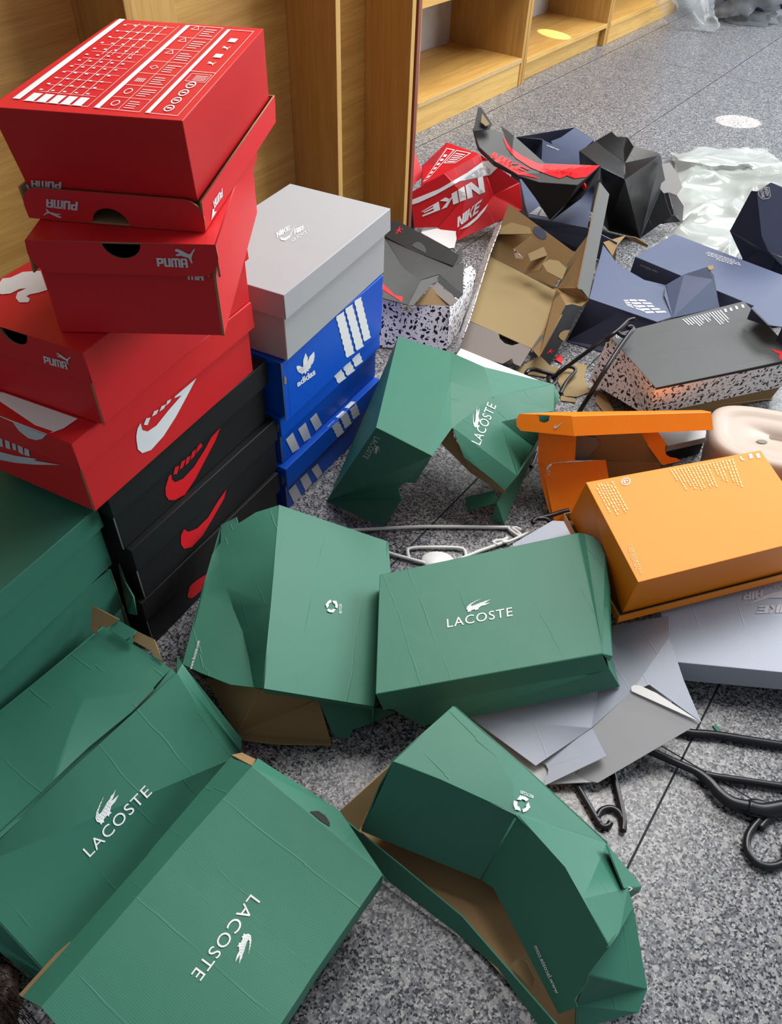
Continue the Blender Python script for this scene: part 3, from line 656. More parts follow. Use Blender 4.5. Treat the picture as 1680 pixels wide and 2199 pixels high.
# trefoil: three leaves crossed by stripes
def zig(a, b, w, n=14, amp=.10):
    """zigzag-edged stripe from a to b (pixels), half width vector w"""
    L_ = []; R2 = []
    for k in range(n + 1):
        t = k / n; x = a[0] + (b[0] - a[0]) * t; y = a[1] + (b[1] - a[1]) * t; s = amp if k % 2 else -amp
        L_.append((x - w[0] * (1 + s), y - w[1] * (1 + s))); R2.append((x + w[0] * (1 - s), y + w[1] * (1 - s)))
    return [[L_[k], L_[k + 1], R2[k + 1], R2[k]] for k in range(n)]
leafs = [Zd([(547, 838), (520, 825), (500, 828), (500, 848), (515, 870), (540, 888), (600, 862)]), Zd([(552, 830), (552, 780), (570, 725), (588, 760), (590, 810), (580, 850), (560, 862)]), Zd([(588, 800), (600, 755), (638, 712), (642, 750), (632, 795), (600, 845), (580, 858)])]
decal(bq1, 'trefoil_print', W_, leafs + [Zd(p) for p in ([(505, 862), (640, 775), (636, 785), (510, 870)], [(515, 876), (632, 798), (624, 812), (524, 882)], [(532, 888), (615, 830), (606, 846), (545, 890)], [(560, 880), (582, 866), (570, 892)])])
decal(bq1, 'brand_lettering', W_, place(text2d('adidas', .03, 0, .95), *Zd([(508, 995), (650, 892), (500, 950)]), Zd([(642, 842)])[0]))
for a, b, w in (((840, 420), (925, 745), (30, -20)), ((910, 360), (1000, 690), (28, -18)), ((980, 300), (1058, 620), (26, -17))):
    decal(bq1, 'stripe_print', W_, [q for q in zig(Zd([a])[0], Zd([b])[0], (w[0] / 3.665, w[1] / 3.665))])
for a, b in (((820, 870), (860, 945)), ((893, 815), (930, 885)), ((965, 745), (992, 815))):
    decal(lq2, 'stripe_print', W_, zig(Zd([a])[0], Zd([b])[0], (30 / 3.665, -22 / 3.665), 4))
for p in ([(415, 1405), (470, 1350), (525, 1475), (468, 1512)], [(512, 1325), (570, 1270), (615, 1390), (560, 1425)], [(605, 1245), (655, 1195), (702, 1290), (652, 1340)]): decal(bq2, 'stripe_print', M['ink_grey'], [Zd(p)])
for p in ([(436, 1810), (490, 1752), (540, 1850), (480, 1905)], [(525, 1715), (580, 1665), (622, 1750), (572, 1815)], [(615, 1640), (665, 1595), (705, 1670), (665, 1718)]): decal(bq3, 'stripe_print', M['ink_grey'], [Zd(p)])
for a, b, c in (((770, 1280), (805, 1290), (850, 1370)), ((835, 1205), (870, 1215), (910, 1300)), ((900, 1135), (940, 1140), (975, 1228))):
    decal(lq3, 'stripe_print', W_, [Zd([(b[0] - 60, b[1] + 16), (b[0] - 8, b[1] - 33), (b[0] + 26, b[1] - 28), (b[0] - 26, b[1] + 22)])], off=.0003)
    decal(lq3, 'stripe_print', M['ink_grey'], zig(Zd([(b[0] + 4, b[1] - 2)])[0], Zd([c])[0], (26 / 3.665, -22 / 3.665), 6), off=.0003)
for part, p in ((bq1, (410, 940)), (lq2, (358, 1315)), (lq3, (397, 1725))):
    c = Zd([p])[0]; decal(part, 'slot_tab', M['kraft'], [[(c[0] - 2, c[1] - 9), (c[0] + 2.5, c[1] - 6), (c[0] + 2.5, c[1] + 8), (c[0] - 2, c[1] + 8)]])
decal(lg1, 'brand_lettering', W_, place(word('NIKE', .4), *Ze([(238, 966), (326, 912), (225, 935)]), Ze([(315, 888)])[0]) + place(word('AIR', .4), *Ze([(352, 946), (412, 918), (345, 915)]), Ze([(408, 888)])[0]))
decal(lg1, 'swoosh_print', W_, [Ze([(355, 882), (320, 952), (285, 972), (255, 968), (246, 955), (262, 985), (290, 988), (318, 968)]) ])
decal(lg1, 'small_lettering', M['ink_white'], place(text2d('AIR FORCE 1', 0), *Ze([(335, 1003), (448, 928), (325, 985)]), Ze([(440, 912)])[0]))

def scaled_box(pos, yaw, dims, k):
    p, d = scaled(pos, dims, k); return p, yaw, d
# --- two green boxes at the left edge
GS = 'green shoe boxes stacked at the left edge'
n1, bn1, ln1, _ = box_closed('green shoe box with lid at the left edge, upper of two', *scaled_box((-.6017, .5268, .2501), .4504, (.34, .24, .0406, .0035, .0895), .912), M['green'], M['kraft'], GS)
zz = .198
zz = .204; pA, pB = P(254, 1210, zz) + Vector((-.008, -.012, 0)), P(-130, 1535, zz); dd = (pB - pA); wv_ = Vector((-dd.y, dd.x, 0)).normalized() * -.22
if wv_.x > 0: wv_ = -wv_
pC, pD = pB + wv_, pA + Vector((-.19, .02, 0))
dn = lambda p, z: Vector((p.x, p.y, z))
n2 = thing('shoe_box', 'green shoe box on the floor at the left edge, lower of two', 'box', dn((pA + pC) / 2, 0), GS)
ou = (pA - pB).normalized()
sheet(n2, 'side_wall', [pA, pB, dn(pB, .001), dn(pA, .001) + Vector((-.006, -.012, 0))], [[0, 1, 2, 3]], M['green'], M['kraft'])
sheet(n2, 'end_wall', [pA, dn(pA, .001), dn(pD, .001), pD], [[0, 1, 2, 3]], M['green'], M['kraft'], ref=(pA + pC) / 2)
sheet(n2, 'side_wall', [pD, dn(pD, .001), dn(pC, .001), pC], [[0, 1, 2, 3]], M['green'], M['kraft'], ref=(pA + pC) / 2)
sheet(n2, 'end_wall', [pB, dn(pB, .001), dn(pC, .001), pC], [[0, 1, 2, 3]], M['green'], M['kraft'], ref=(pA + pC) / 2)
fp = Vector((pA.x, pA.y, .118)); sheet(n2, 'corner_flap', [P(254, 1211, .197), P(268, 1250, .165), P(285, 1283, .15), P(294, 1321, .12), P(276, 1318, .12), P(262, 1262, .12)], [[0, 1, 4 + 1], [1, 2, 4, 5], [2, 3, 4]], M['green'], M['kraft'])
# ------------------------------------------------------------------ the heap: crushed and opened boxes
def drop(p, z=0.0, lean=Vector((0, 0, 0))): return Vector((p.x, p.y, z)) + lean
def base_of(pts):
    c = sum(pts, Vector()) / len(pts); return (c.x, c.y, 0.0)
def fold(parent, name, pts, faces, out, inn=None, outward=True, seed=0, **kw):
    kw.setdefault('flat', True)
    return sheet(parent, name, Q(*pts), faces, out, inn or M['kraft'], outward=outward, seed=seed, **kw)
GR, GC_, GW = M['green'], M['green_corr'], M['green_worn']
def lacoste(part, bl, br, tl, croc_bl, croc_br, croc_tl, mat=None, cut=0, name='brand_lettering'):
    decal(part, name, mat or W_, place(text2d('LACOSTE', .0, 0, 1.12), bl, br, tl), cut=cut)
    decal(part, 'crocodile_print', mat or W_, place(CROC, croc_bl, croc_br, croc_tl), cut=cut)
    if mat is None: decal(part, 'crocodile_scale_dots', M['green'], place(CROC_DOTS, croc_bl, croc_br, croc_tl), off=.0013)

# --- green box standing on its side, crushed, behind the white hanger
g = thing('shoe_box', 'torn green shoe box standing crushed between the blue stack and the orange box', 'box', base_of(Q((760, 1090, 0), (1070, 1120, 0))))
p = dict(a=(855, 723, .205), b=(808, 918, .205), c=(928, 979, .215), d=(967, 820, .20), e=(970, 757, .195), k=(1040, 788, .20), r=(1190, 825, .13), s=(1203, 850, .11), t=(1190, 882, .10),
         u=(972, 917, .18), v=(1112, 1022, .10), w=(1153, 963, .05), m=(1075, 905, .155), n=(1060, 850, .185))
V_ = {k_: P(*x) for k_, x in p.items()}
def pick(names): return [V_[n_] for n_ in names]
main = sheet(g, 'long_side', pick('abcde'), [[0, 1, 2, 3, 4]], GR, M['kraft'], flat=True)
bot = sheet(g, 'crushed_bottom', pick('edknrtwmuvsc'), [[0, 1, 2], [1, 3, 2], [2, 3, 4], [3, 7, 5, 4], [4, 5, 10], [5, 7, 9, 6], [7, 8, 9], [1, 8, 7, 3], [1, 11, 8]], GW, M['kraft'], seed=3)
lo = Q((703, 1077, .004), (823, 1133, .004), (863, 1073, .06), (858, 1062, .065), (856, 1050, .075), (862, 1041, .085), (875, 1036, .095), (893, 1038, .10))
end = sheet(g, 'end_wall', [V_['b'], V_['c']] + [lo[7], lo[6], lo[5], lo[4], lo[3], lo[2], lo[1], lo[0]], [list(range(10))], GR, M['kraft'], flat=True)
sheet(g, 'side_wall', [V_['a'], V_['b'], lo[0], drop(V_['a'], .004) + Vector((.03, .02, 0))], [[0, 1, 2], [0, 2, 3]], GR, M['kraft'])
sheet(g, 'side_wall', [V_['t'], V_['w'], P(1083, 1127, .003), P(1055, 1117, .006), P(1068, 1080, .05), P(1085, 1053, .07), V_['v']], [[0, 1, 6], [1, 2, 3, 4], [1, 4, 5, 6]], GW, M['kraft'])
lip = sheet(g, 'torn_lip', Q((972, 917, .18), (982, 945, .165), (997, 983, .14), (1040, 1015, .12), (1085, 1053, .09), (1112, 1022, .111)), [[0, 1, 2, 3, 4, 5]], GC_, M['kraft'])
sheet(g, 'torn_edge', Q((940, 945, .15), (972, 915, .178), (975, 940, .16), (997, 985, .135), (1085, 1055, .085), (1083, 1062, .07), (1010, 1013, .10)), [[0, 1, 2, 6], [2, 3, 6], [3, 4, 5, 6]], M['kraft'], M['kraft'])
sheet(g, 'torn_strip', Q((998, 1068, .02), (1063, 1053, .06), (1068, 1080, .05), (1005, 1097, .006)), [[0, 1, 2, 3]], GR, M['kraft'])
sheet(g, 'tuck_flap', Q((744, 1103, .006), (787, 1117, .004), (762, 1113, .003)), [[0, 1, 2]], M['kraft'], M['kraft'], outward=True)
decal(bot, 'brand_lettering', W_, place(text2d('LACOSTE', .0, 0, 1.1), (1031, 957), (1066, 872), (1012, 948)))
decal(bot, 'crocodile_print', W_, place(CROC, (1026, 921), (1036, 879), (1010, 912)))
dd_ = lambda pts: px3(3.0, 680, 700, pts)
decal(bot, 'thumb_tab', M['kraft'], [dd_([(1005, 765), (1035, 770), (1068, 800), (1050, 812), (1018, 812), (1003, 798)])])
lacoste(end, *dd_([(376, 709), (298, 843), (410, 726)]), *dd_([(386, 768), (360, 816), (420, 786)]), mat=M['ink_grey'])

# --- green box crushed flat, recycling mark
g = thing('shoe_box', 'crushed green shoe box with a ridge down its middle and a recycling mark', 'box', base_of(Q((470, 1300, 0), (800, 1400, 0))))
pts = [(599.5, 1084, .166), (582, 1298, .154), (564, 1478, .145), (834, 1163, .10), (839, 1224, .092), (803.6, 1517, .078), (700, 1310, .116)]
gtop = fold(g, 'crushed_panel', pts, [[0, 3, 4, 6, 1], [1, 6, 5, 2], [4, 5, 6]], GW, seed=0, bevel=.002)
pts = [(599, 1085, .165), (591, 1190, .159), (582, 1298, .153), (573, 1390, .149), (564, 1478, .144),
       (550, 1100, .162), (512, 1124, .158), (509, 1110, .162), (475, 1127, .155), (474, 1165, .146), (474, 1214, .133), (487, 1262, .120), (501, 1307, .110), (521, 1356, .102), (534, 1410, .098), (545, 1476, .102),
       (456, 1190, .142), (432, 1275, .118), (392, 1426, .092), (429, 1444, .094), (495, 1470, .098)]
gdent = fold(g, 'dented_side', pts, [[0, 5, 6, 1], [6, 9, 10, 1], [1, 10, 11, 2], [2, 11, 12], [2, 12, 13, 3], [3, 13, 14], [3, 14, 15, 4], [6, 7, 8, 9], [9, 16, 10], [10, 16, 17, 11], [11, 17, 12], [12, 17, 18, 13], [13, 18, 19, 14], [14, 19, 20, 15]], GW, seed=3, bevel=0, flat=False, soft=34)
fold(g, 'edge_lip', [(564, 1479, .129), (803.6, 1518, .077), (800, 1524, .068), (640, 1498, .10), (568, 1488, .112)], [[0, 1, 2, 3, 4]], GR)
fold(g, 'inner_flap', [(441, 1455, .045), (508, 1576, .006), (710, 1590, .006), (684, 1500, .05), (560, 1480, .09)], [[0, 1, 2, 3, 4]], M['kraft'])
fold(g, 'inner_lip', [(508, 1577, .0065), (710, 1590, .0065), (712, 1599, .014), (600, 1597, .014), (515, 1588, .012)], [[0, 1, 2, 3, 4]], M['kraft_pale'])
fold(g, 'end_flap', [(684, 1503, .052), (713.6, 1574, .004), (730, 1587, .003), (752, 1583, .003), (757, 1567, .004), (790, 1556, .006), (852, 1529, .02), (800, 1518, .07)], [[0, 1, 2, 3, 4, 5, 6, 7]], GR)
sheet(g, 'side_wall', [P(476, 1130, .152), P(394, 1426, .09), drop(P(394, 1426, .09), .003) + Vector((.03, .02, 0)), drop(P(476, 1130, .152), .003) + Vector((.055, -.03, 0))], [[0, 1, 2, 3]], GR, M['kraft'])
sheet(g, 'side_wall', [P(834, 1163, .098), P(803, 1516, .076), drop(P(803, 1516, .076), .003), drop(P(834, 1163, .098), .003)], [[0, 1, 2, 3]], GR, M['kraft'])
ee = lambda pts: px3(3.1111, 360, 1060, pts)
decal(gtop, 'recycling_mark', W_, place(arrows3(), *ee([(1055, 800), (1135, 795), (1055, 715)])), cut=12)
decal(gtop, 'small_lettering', W_, place(text2d('RECYCLED', .01), *ee([(1162, 802), (1162, 738), (1146, 802)])))
decal(gdent, 'web_address', W_, place(text2d('www.lacoste.com', .01), *ee([(165, 1180), (218, 990), (146, 1172)])), cut=20)

# --- green box with ribbed lid in the middle
g = thing('shoe_box', 'green shoe box with white crocodile on its ribbed lid, lying in the middle', 'box', base_of(Q((860, 1500, 0), (1250, 1250, 0))))
TL, TR, BR, BL = Q((815.7, 1233.6, .135), (1240.7, 1144.3, .14), (1294, 1403, .13), (806.8, 1490.7, .125))
lw = drop(BL, .09) - BL
lid = sheet(g, 'lid', [TL, TR, BR, BL] + Q((822.9, 1525, .092), (1308.6, 1439, .10), (1256, 1146, .146), (1276, 1153, .149), (1289, 1166, .149), (1300, 1200, .148), (1309, 1262, .142), (1316, 1408, .120), (1309, 1420, .114)) + [drop(TL, .1), drop(TR, .1)],
      [[0, 1, 2, 3], [3, 2, 5, 4], [1, 6, 7, 8, 9, 10, 11, 12, 2], [0, 3, 4, 13], [0, 13, 14, 1]], GC_, M['kraft'], grain=TR - TL)
bz = Q((836, 1520, .094), (1310, 1437, .10), (1332, 1475, .06), (905, 1560, .034))
sheet(g, 'base', bz + [P(1262, 1200, .11), P(1270, 1260, .075)] + [drop(TL, .11) + Vector((.04, -.01, 0)), drop(TL, .06) + Vector((.04, -.01, 0))],
      [[0, 1, 2, 3], [1, 4, 5, 2], [0, 3, 7, 6], [2, 5, 7, 3], [4, 6, 7, 5]], GR, M['green'], seed=0)
ff = lambda pts: px3(2.8, 780, 1080, pts)
decal(lid, 'brand_lettering', W_, place(text2d('LACOSTE', .0, 0, 1.12), *ff([(507, 752), (900, 680), (503, 700)]), ff([(895, 628)])[0]))
decal(lid, 'crocodile_print', W_, place(CROC, *ff([(624, 662), (770, 624), (618, 596)]), ff([(768, 566)])[0]))
decal(lid, 'crocodile_scale_dots', M['green'], place(CROC_DOTS, *ff([(624, 662), (770, 624), (618, 596)]), ff([(768, 566)])[0]), off=.0013)

# --- green box lying on its side at the left, wide lid towards the camera
g = thing('shoe_box', 'big green shoe box on its side at the left, dark lid with upright white lettering', 'box', base_of(Q((150, 1700, 0), (300, 1550, 0))))
U_ = [(238, 1334, .150), (94, 1453, .146), (0, 1529, .149), (-130, 1636, .151)]; Lw_ = [(366, 1436, .146), (282, 1529, .140), (192, 1603, .139), (114, 1676, .141), (0, 1783, .143), (-130, 1905, .145)]
band = fold(g, 'long_side', U_ + Lw_ + [(329, 1408, .150), (180, 1500, .150), (330, 1480, .143), (233, 1352, .151)], [[0, 1, 11, 13], [1, 2, 8, 7, 11], [2, 3, 9, 8], [11, 7, 6], [11, 6, 5, 12], [13, 11, 12, 10], [10, 12, 5, 4]], GW, seed=0, bevel=.002)
sheet(g, 'side_wall', Q(*U_) + [drop(P(*q_), .003) for q_ in U_], [[0, 1, 5, 4], [1, 2, 6, 5], [2, 3, 7, 6]], GR, M['kraft'])
T0, T1, B1, B0 = Q((382, 1444, .140), (-95, 1880, .136), (106, 2098, .034), (497, 1630, .034))
mid1, mid0 = Q((95, 1800, .118), (200, 1705, .122))
lid = sheet(g, 'lid', [T0, T1, B1, B0] + Q((380, 1406, .118), (392, 1427, .136), (519, 1586, .03), (519, 1614, .018), (60, 2100, .03), (-10, 2035, .06), (-130, 1935, .10)),
      [[0, 1, 2, 3], [0, 3, 7, 6, 5, 4], [1, 10, 9, 8, 2]], GW, M['kraft'], grain=T1 - T0)
fold(g, 'lid_wall', [(q_[0] - 2, q_[1] - 2, q_[2] - .002) for q_ in Lw_] + [(-95, 1883, .133), (0, 1800, .130), (114, 1694, .128), (192, 1618, .128), (283, 1540, .130), (381, 1447, .137)], [[0, 1, 10, 11], [1, 2, 9, 10], [2, 3, 8, 9], [3, 4, 7, 8], [4, 5, 6, 7]], GR)
sheet(g, 'base', [drop(T0, .10) + Vector((-.01, 0, 0)), drop(T1, .1), drop(T1, .003), drop(T0, .003) + Vector((-.01, 0, 0))], [[0, 1, 2, 3]], GR, M['kraft'])
fold(g, 'end_flap', [(197.7, 1300.5, .19), (257, 1331, .172), (232, 1348, .160), (215, 1345, .162), (206, 1362, .157), (194.5, 1352, .168)], [[0, 1, 2, 3, 4, 5]], M['kraft'])
fold(g, 'end_flap', [(292, 1354, .160), (331, 1373, .158), (349, 1421, .150), (344, 1418, .149), (330, 1408, .147), (326, 1398, .149), (285, 1376, .149)], [[0, 1, 2, 3, 4, 5, 6]], M['kraft_pale'], M['kraft'])
fold(g, 'tuck_tab', [(255.5, 1332.7, .166), (292.5, 1353.6, .166), (285, 1366, .162), (287, 1380, .158), (280, 1387, .155), (271.6, 1375, .162), (233, 1352, .162)], [[0, 1, 2, 5, 6], [2, 3, 4, 5]], GR)
gg = lambda pts: px3(2.4453, 0, 1300, pts)
lacoste(lid, *gg([(472, 1324), (800, 985), (432, 1282)]), *gg([(528, 1160), (650, 1018), (470, 1090)]))

# --- green lid at the bottom left
g = thing('shoe_box', 'big green shoe box at the bottom, white lettering upside down on its creased lid', 'box', base_of(Q((541, 1645, 0), (600, 2199, 0))))
a_, b_, d_ = Q((541, 1646, .112), (822, 1878, .098), (88, 2163, .112)); c_ = b_ + (d_ - a_)
m1, m2 = Q((385, 1820, .108), (355, 1855, .111)); n1_ = b_ + (m1 - a_) * 1.0 + Vector((0, 0, -.002)); n2_ = b_ + (m2 - a_) * 1.0
lidp = sheet(g, 'lid', [a_, b_, n1_, n2_, c_, d_, m2, m1], [[0, 1, 2, 7], [7, 2, 3, 6], [6, 3, 4, 5]], GC_, M['kraft'], grain=d_ - a_, bevel=.003)
sheet(lidp, 'side_wall', [a_, m1, m2, d_] + Q((48, 2141, .085), (312, 1842, .086), (330, 1818, .082), (495, 1626, .085)), [[0, 1, 6, 7], [1, 2, 5, 6], [2, 3, 4, 5]], GW, M['kraft'])
ew = sheet(lidp, 'end_wall', [a_, b_, a_.lerp(b_, .62)] + Q((833, 1893, .086), (731, 1742, .086), (554, 1628, .092)), [[0, 2, 4, 5], [2, 1, 3, 4]], GC_, M['kraft'])
sheet(lidp, 'side_wall', [b_, n1_, n2_, c_, drop(c_, .06), drop(n2_, .062), drop(n1_, .06), drop(b_, .06)], [[0, 1, 6, 7], [1, 2, 5, 6], [2, 3, 4, 5]], GR, M['kraft'])
ins_ = lambda q_: drop(q_.lerp((a_ + c_) / 2, .16), .09)
sheet(g, 'base', [ins_(a_), ins_(b_), ins_(c_), ins_(d_)] + [drop(ins_(x_), .003) for x_ in (a_, b_, c_, d_)], [[0, 1, 5, 4], [1, 2, 6, 5], [2, 3, 7, 6], [3, 0, 4, 7]], GR, M['kraft'])
fold(g, 'inner_flap', [(497, 1621, .086), (520, 1616, .084), (549, 1630, .086), (543, 1645, .104)], [[0, 1, 2, 3]], M['kraft'])
fold(g, 'inner_edge', [(48, 2141, .083), (40, 2136, .078), (120, 2048, .08), (150, 2022, .083)], [[0, 1, 2, 3]], M['kraft'])
hh_ = lambda pts: px3(1.8667, 0, 1600, pts)
decal(ew, 'thumb_hole', M['ink_black'], [hh_([(1242, 268), (1275, 265), (1305, 285), (1322, 312), (1322, 328), (1285, 305)])])
lacoste(lidp, *hh_([(1005, 598), (765, 918), (1045, 628)]), *hh_([(978, 752), (920, 868), (1032, 768)]))

# --- green base with crushed side, sitting in its lid, bottom right of centre
g = thing('shoe_box', 'crushed green shoe box bent like a bridge over its own brown-lined lid, bottom right', 'box', base_of(Q((850, 1800, 0), (1300, 1950, 0))))
pts = dict(a=(976, 1518, .150), b=(845, 1635, .158), c=(1112, 1749, .148), d=(1214, 1862, .150), e=(1309, 2034, .135), f=(1132, 1654, .14), g=(1304, 1812, .115), h=(1349.5, 1907, .10), i=(1331, 2002, .115), j=(1035, 1570, .146), k=(945, 1673, .153), l=(1100, 1680, .150), m=(1252, 1930, .147))
V_ = {k_: P(*x) for k_, x in pts.items()}
topg = sheet(g, 'crushed_bottom', pick('abjkcflgdhmie'), [[0, 1, 3, 2], [2, 3, 6], [3, 4, 6], [2, 6, 5], [6, 4, 7, 5], [4, 8, 7], [8, 10, 9, 7], [10, 11, 9], [10, 12, 11]], GW, M['kraft'], bevel=.002, flat=True)
front = sheet(g, 'long_side', pick('bkcdme') + Q((1263.6, 2092.6, .10), (1261, 2110, .09), (1234, 2147, .055), (1240, 2163, .045), (1200, 2178, .040), (1060, 1907, .048), (1033, 1889, .052), (777, 1785, .05)), [[0, 1, 2, 12, 13], [2, 3, 4, 11, 12], [4, 5, 6, 7, 8, 9, 10, 11]], GR, M['kraft'], flat=True)
sheet(g, 'end_wall', [V_['b']] + Q((816, 1690, .11), (791, 1753, .075), (777, 1785, .05)) + [V_['a'], drop(V_['a'], .04)], [[0, 4, 5, 3, 2, 1]], GR, M['kraft'])
flp = sheet(g, 'end_flap', [V_['e'], V_['i'], V_['h']] + Q((1358.6, 1952, .085), (1386, 2124, .03), (1372, 2174, .02), (1236, 2212, .018), (1238, 2160, .04), (1263.6, 2092.6, .09)), [[0, 1, 8], [1, 2, 3, 8], [3, 4, 5, 6, 7, 8]], GW, M['kraft'], seed=2)
fold(g, 'corner_flap', [(1304, 1813, .114), (1379, 1902.6, .03), (1374, 1915, .025), (1356, 1927.5, .03), (1349, 1908, .098)], [[0, 1, 2, 3, 4]], GR)
sheet(g, 'side_wall', [V_['a'], V_['f'], V_['g'], drop(V_['g'], .02), drop(V_['f'], .02), drop(V_['a'], .02)], [[0, 1, 4, 5], [1, 2, 3, 4]], GR, M['kraft'])
ii = lambda pts: px3(2.2105, 680, 1500, pts)
decal(topg, 'recycling_mark', W_, place(arrows3(), *ii([(1012, 468), (935, 462), (1010, 545)])), cut=12)
decal(topg, 'small_lettering', W_, place(text2d('RECYCLED', .01), *ii([(1030, 462), (968, 436), (1026, 475)])))
decal(front, 'web_address', W_, place(text2d('www.lacoste.com', .008), *ii([(1140, 1400), (1036, 1175), (1158, 1392)])), cut=20)
decal(flp, 'printed_corner', W_, [seg(ii([(1478, 893)])[0], ii([(1497, 902)])[0], 1.6), seg(ii([(1497, 902)])[0], ii([(1482, 914)])[0], 1.6)])
# --- its shallow lid, kraft side up
ld = fold(g, 'lid', [(722, 1795, .008), (986, 1994, .008), (1210, 2236, .008), (1330, 2110, .008), (1020, 1800, .008), (840, 1690, .008)], [[0, 1, 2, 3, 4, 5]], M['kraft'], outward=True)
fold(ld, 'lid_wall', [(725, 1749, .045), (860, 1858, .046), (992, 1968, .046), (1193, 2199, .046), (1240, 2258, .046), (1200, 2256, .006), (1155, 2199, .006), (1069, 2079, .006), (979, 2002, .006), (840, 1895, .006), (712, 1799, .006)], [[0, 1, 9, 10], [1, 2, 8, 9], [2, 3, 6, 7, 8], [3, 4, 5, 6]], GR)
fold(ld, 'lid_wall', [(725, 1748, .046), (838, 1644, .06), (834, 1660, .05), (816, 1690, .03), (772, 1780, .009), (722, 1796, .009)], [[0, 1, 2, 3, 4, 5]], M['kraft_pale'], M['kraft'])
fold(ld, 'kraft_tab', [(1114, 2056, .03), (1132, 2066, .03), (1150, 2101.7, .025), (1141, 2122, .02), (1094, 2074.5, .02)], [[0, 1, 2, 3, 4]], M['kraft_pale'])

# --- orange boxes
g = thing('shoe_box', 'orange shoe box upside down on its lid, rows of fine print, at the right', 'box', base_of(Q((1300, 1150, 0), (1700, 1150, 0))))
pt = Q((1258.6, 1035.7, .2), (1371, 1250.7, .2), (1762, 1152, .2), (1634, 967, .2))
down = (P(1337, 1315, .10) - pt[1]) * .6 + (P(1223, 1108, .10) - pt[0]) * .4
rim = [P(1223, 1108, .10), P(1337, 1317, .10), pt[2] + down + Vector((.012, 0, 0)), pt[3] + down + Vector((.012, .012, 0))]
ob = tray(g, 'base', pt, rim, M['orange'], M['pale_grey_inner'], grain=pt[2] - pt[1])
cen = sum(rim, Vector()) / 4; ol = [cen + (x_ - cen) * 1.035 for x_ in rim]
ol2 = [Vector((x_.x, x_.y, .112)) for x_ in ol]; ol2[1] = P(1316, 1312, .113); ol2[0] = P(1240, 1122, .105); pl_ = [Vector((x_.x, x_.y, .083)) for x_ in ol]; pl_[1] = P(1326, 1338, .085); pl_[2] = P(1760, 1226, .085)
tray(g, 'lid', pl_, [cen + (Vector((x_.x, x_.y, .103)) - cen) * 1.02 for x_ in ol], M['orange'], M['kraft'], grain=pt[2] - pt[1])
jj = lambda pts: px3(2.8, 1080, 940, pts)
IO = M['ink_orange']
decal(ob, 'fine_print', IO, place(fineprint([(0, .95), (.1, 1), (0, .8), (.05, .9), (0, 1), (0, .7), (.1, .9)]), *jj([(548, 285), (650, 478), (665, 262)]), jj([(765, 445)])[0]))
decal(ob, 'fine_print', IO, place(fineprint([(0, .95), (.1, 1), (0, .8), (.1, .9)]), *jj([(745, 650), (810, 830), (775, 640)]), jj([(845, 825)])[0]))
decal(ob, 'fine_print', IO, place(fineprint([(0, 1), (0, .9), (0, .8), (.0, .35), (0, .75), (0, .7), (0, .5), (.0, .2), (0, .9), (0, .85), (0, .9), (0, .7), (0, .9), (0, .95), (0, .8), (0, .9), (0, .8), (0, .6), (0, .9), (0, .5)], h=.5), *jj([(1000, 195), (1085, 330), (1390, 128)]), jj([(1450, 300)])[0]))
decal(ob, 'round_mark', W_, place(ring(.5, .5, .4, .5, 20) + ring(.5, .5, .12, .26, 12, 0, 270), *jj([(712, 290), (768, 285), (712, 245)])))
for c in ((1440, 128), (1488, 115), (1532, 112)): decal(ob, 'small_symbol', W_, [jj([(c[0] - 12, c[1] - 14), (c[0] + 8, c[1] - 18), (c[0] + 18, c[1] + 8), (c[0] - 2, c[1] + 14)])] if c[0] != 1440 else [jj([(1425, 115), (1432, 112), (1440, 128), (1458, 138), (1440, 138), (1430, 130)])])

g = thing('shoe_box', 'open orange shoe box with raised lid and white tick, brown-grey inside', 'box', base_of(Q((1200, 1080, 0), (1420, 990, 0))))
kk = lambda pts: px3(2.8, 1080, 600, pts)
li = sheet(g, 'lid', Q((1116, 888.6, .185), (1150, 890, .19), (1157, 893, .191), (1159, 905, .182), (1169, 908, .18), (1179, 904, .183), (1181, 891.5, .193), (1228, 893, .20), (1233.6, 936.5, .173), (1119, 925, .162), (1110, 915, .167), (1109, 900, .177), (1528, 884.6, .20), (1532, 923, .175), (1190, 885, .10), (1508, 880.5, .09)),
      [[0, 1, 2, 3, 4, 5, 6, 7, 8, 9, 10, 11], [7, 12, 13, 8], [0, 14, 15, 12, 7]], M['orange_worn'], M['kraft'], seed=1, flat=True)
decal(li, 'tick_print', M['ink_grey'], place(SWOOSH, *kk([(306, 900), (358, 888), (312, 868)])))
fold(g, 'side_wall', [(1157, 930, .14), (1239, 932, .15), (1235, 989, .105), (1187, 994.6, .09), (1176, 1000, .085), (1155, 993, .085)], [[0, 1, 2, 3, 4, 5]], M['orange_worn'])
fold(g, 'side_wall', [(1155, 993, .085), (1176, 1000, .085), (1169, 1020, .07), (1191, 1121, .003), (1180, 1100, .006), (1163, 1040, .05)], [[0, 1, 2, 3, 4, 5]], M['orange_worn'])
of = fold(g, 'folded_flap', [(1187, 995, .092), (1301, 987.5, .098), (1307, 1021, .078), (1312, 1110, .02), (1230, 1120, .003), (1191, 1121, .002), (1169, 1020, .07)], [[0, 1, 2, 3, 4, 5, 6]], M['orange_worn'])
fold(g, 'inner_wall', [(1239, 934, .13), (1376, 930, .13), (1419, 996, .06), (1419, 1045, .004), (1307, 1045, .004), (1300, 988, .05), (1235, 989, .055)], [[0, 1, 2, 5, 6], [2, 3, 4, 5]], M['kraft'])
fold(g, 'torn_lining', [(1240, 934, .133), (1281, 940, .125), (1289, 953, .115), (1258, 988, .075), (1236, 987, .075)], [[0, 1, 2, 3, 4]], M['taupe'])
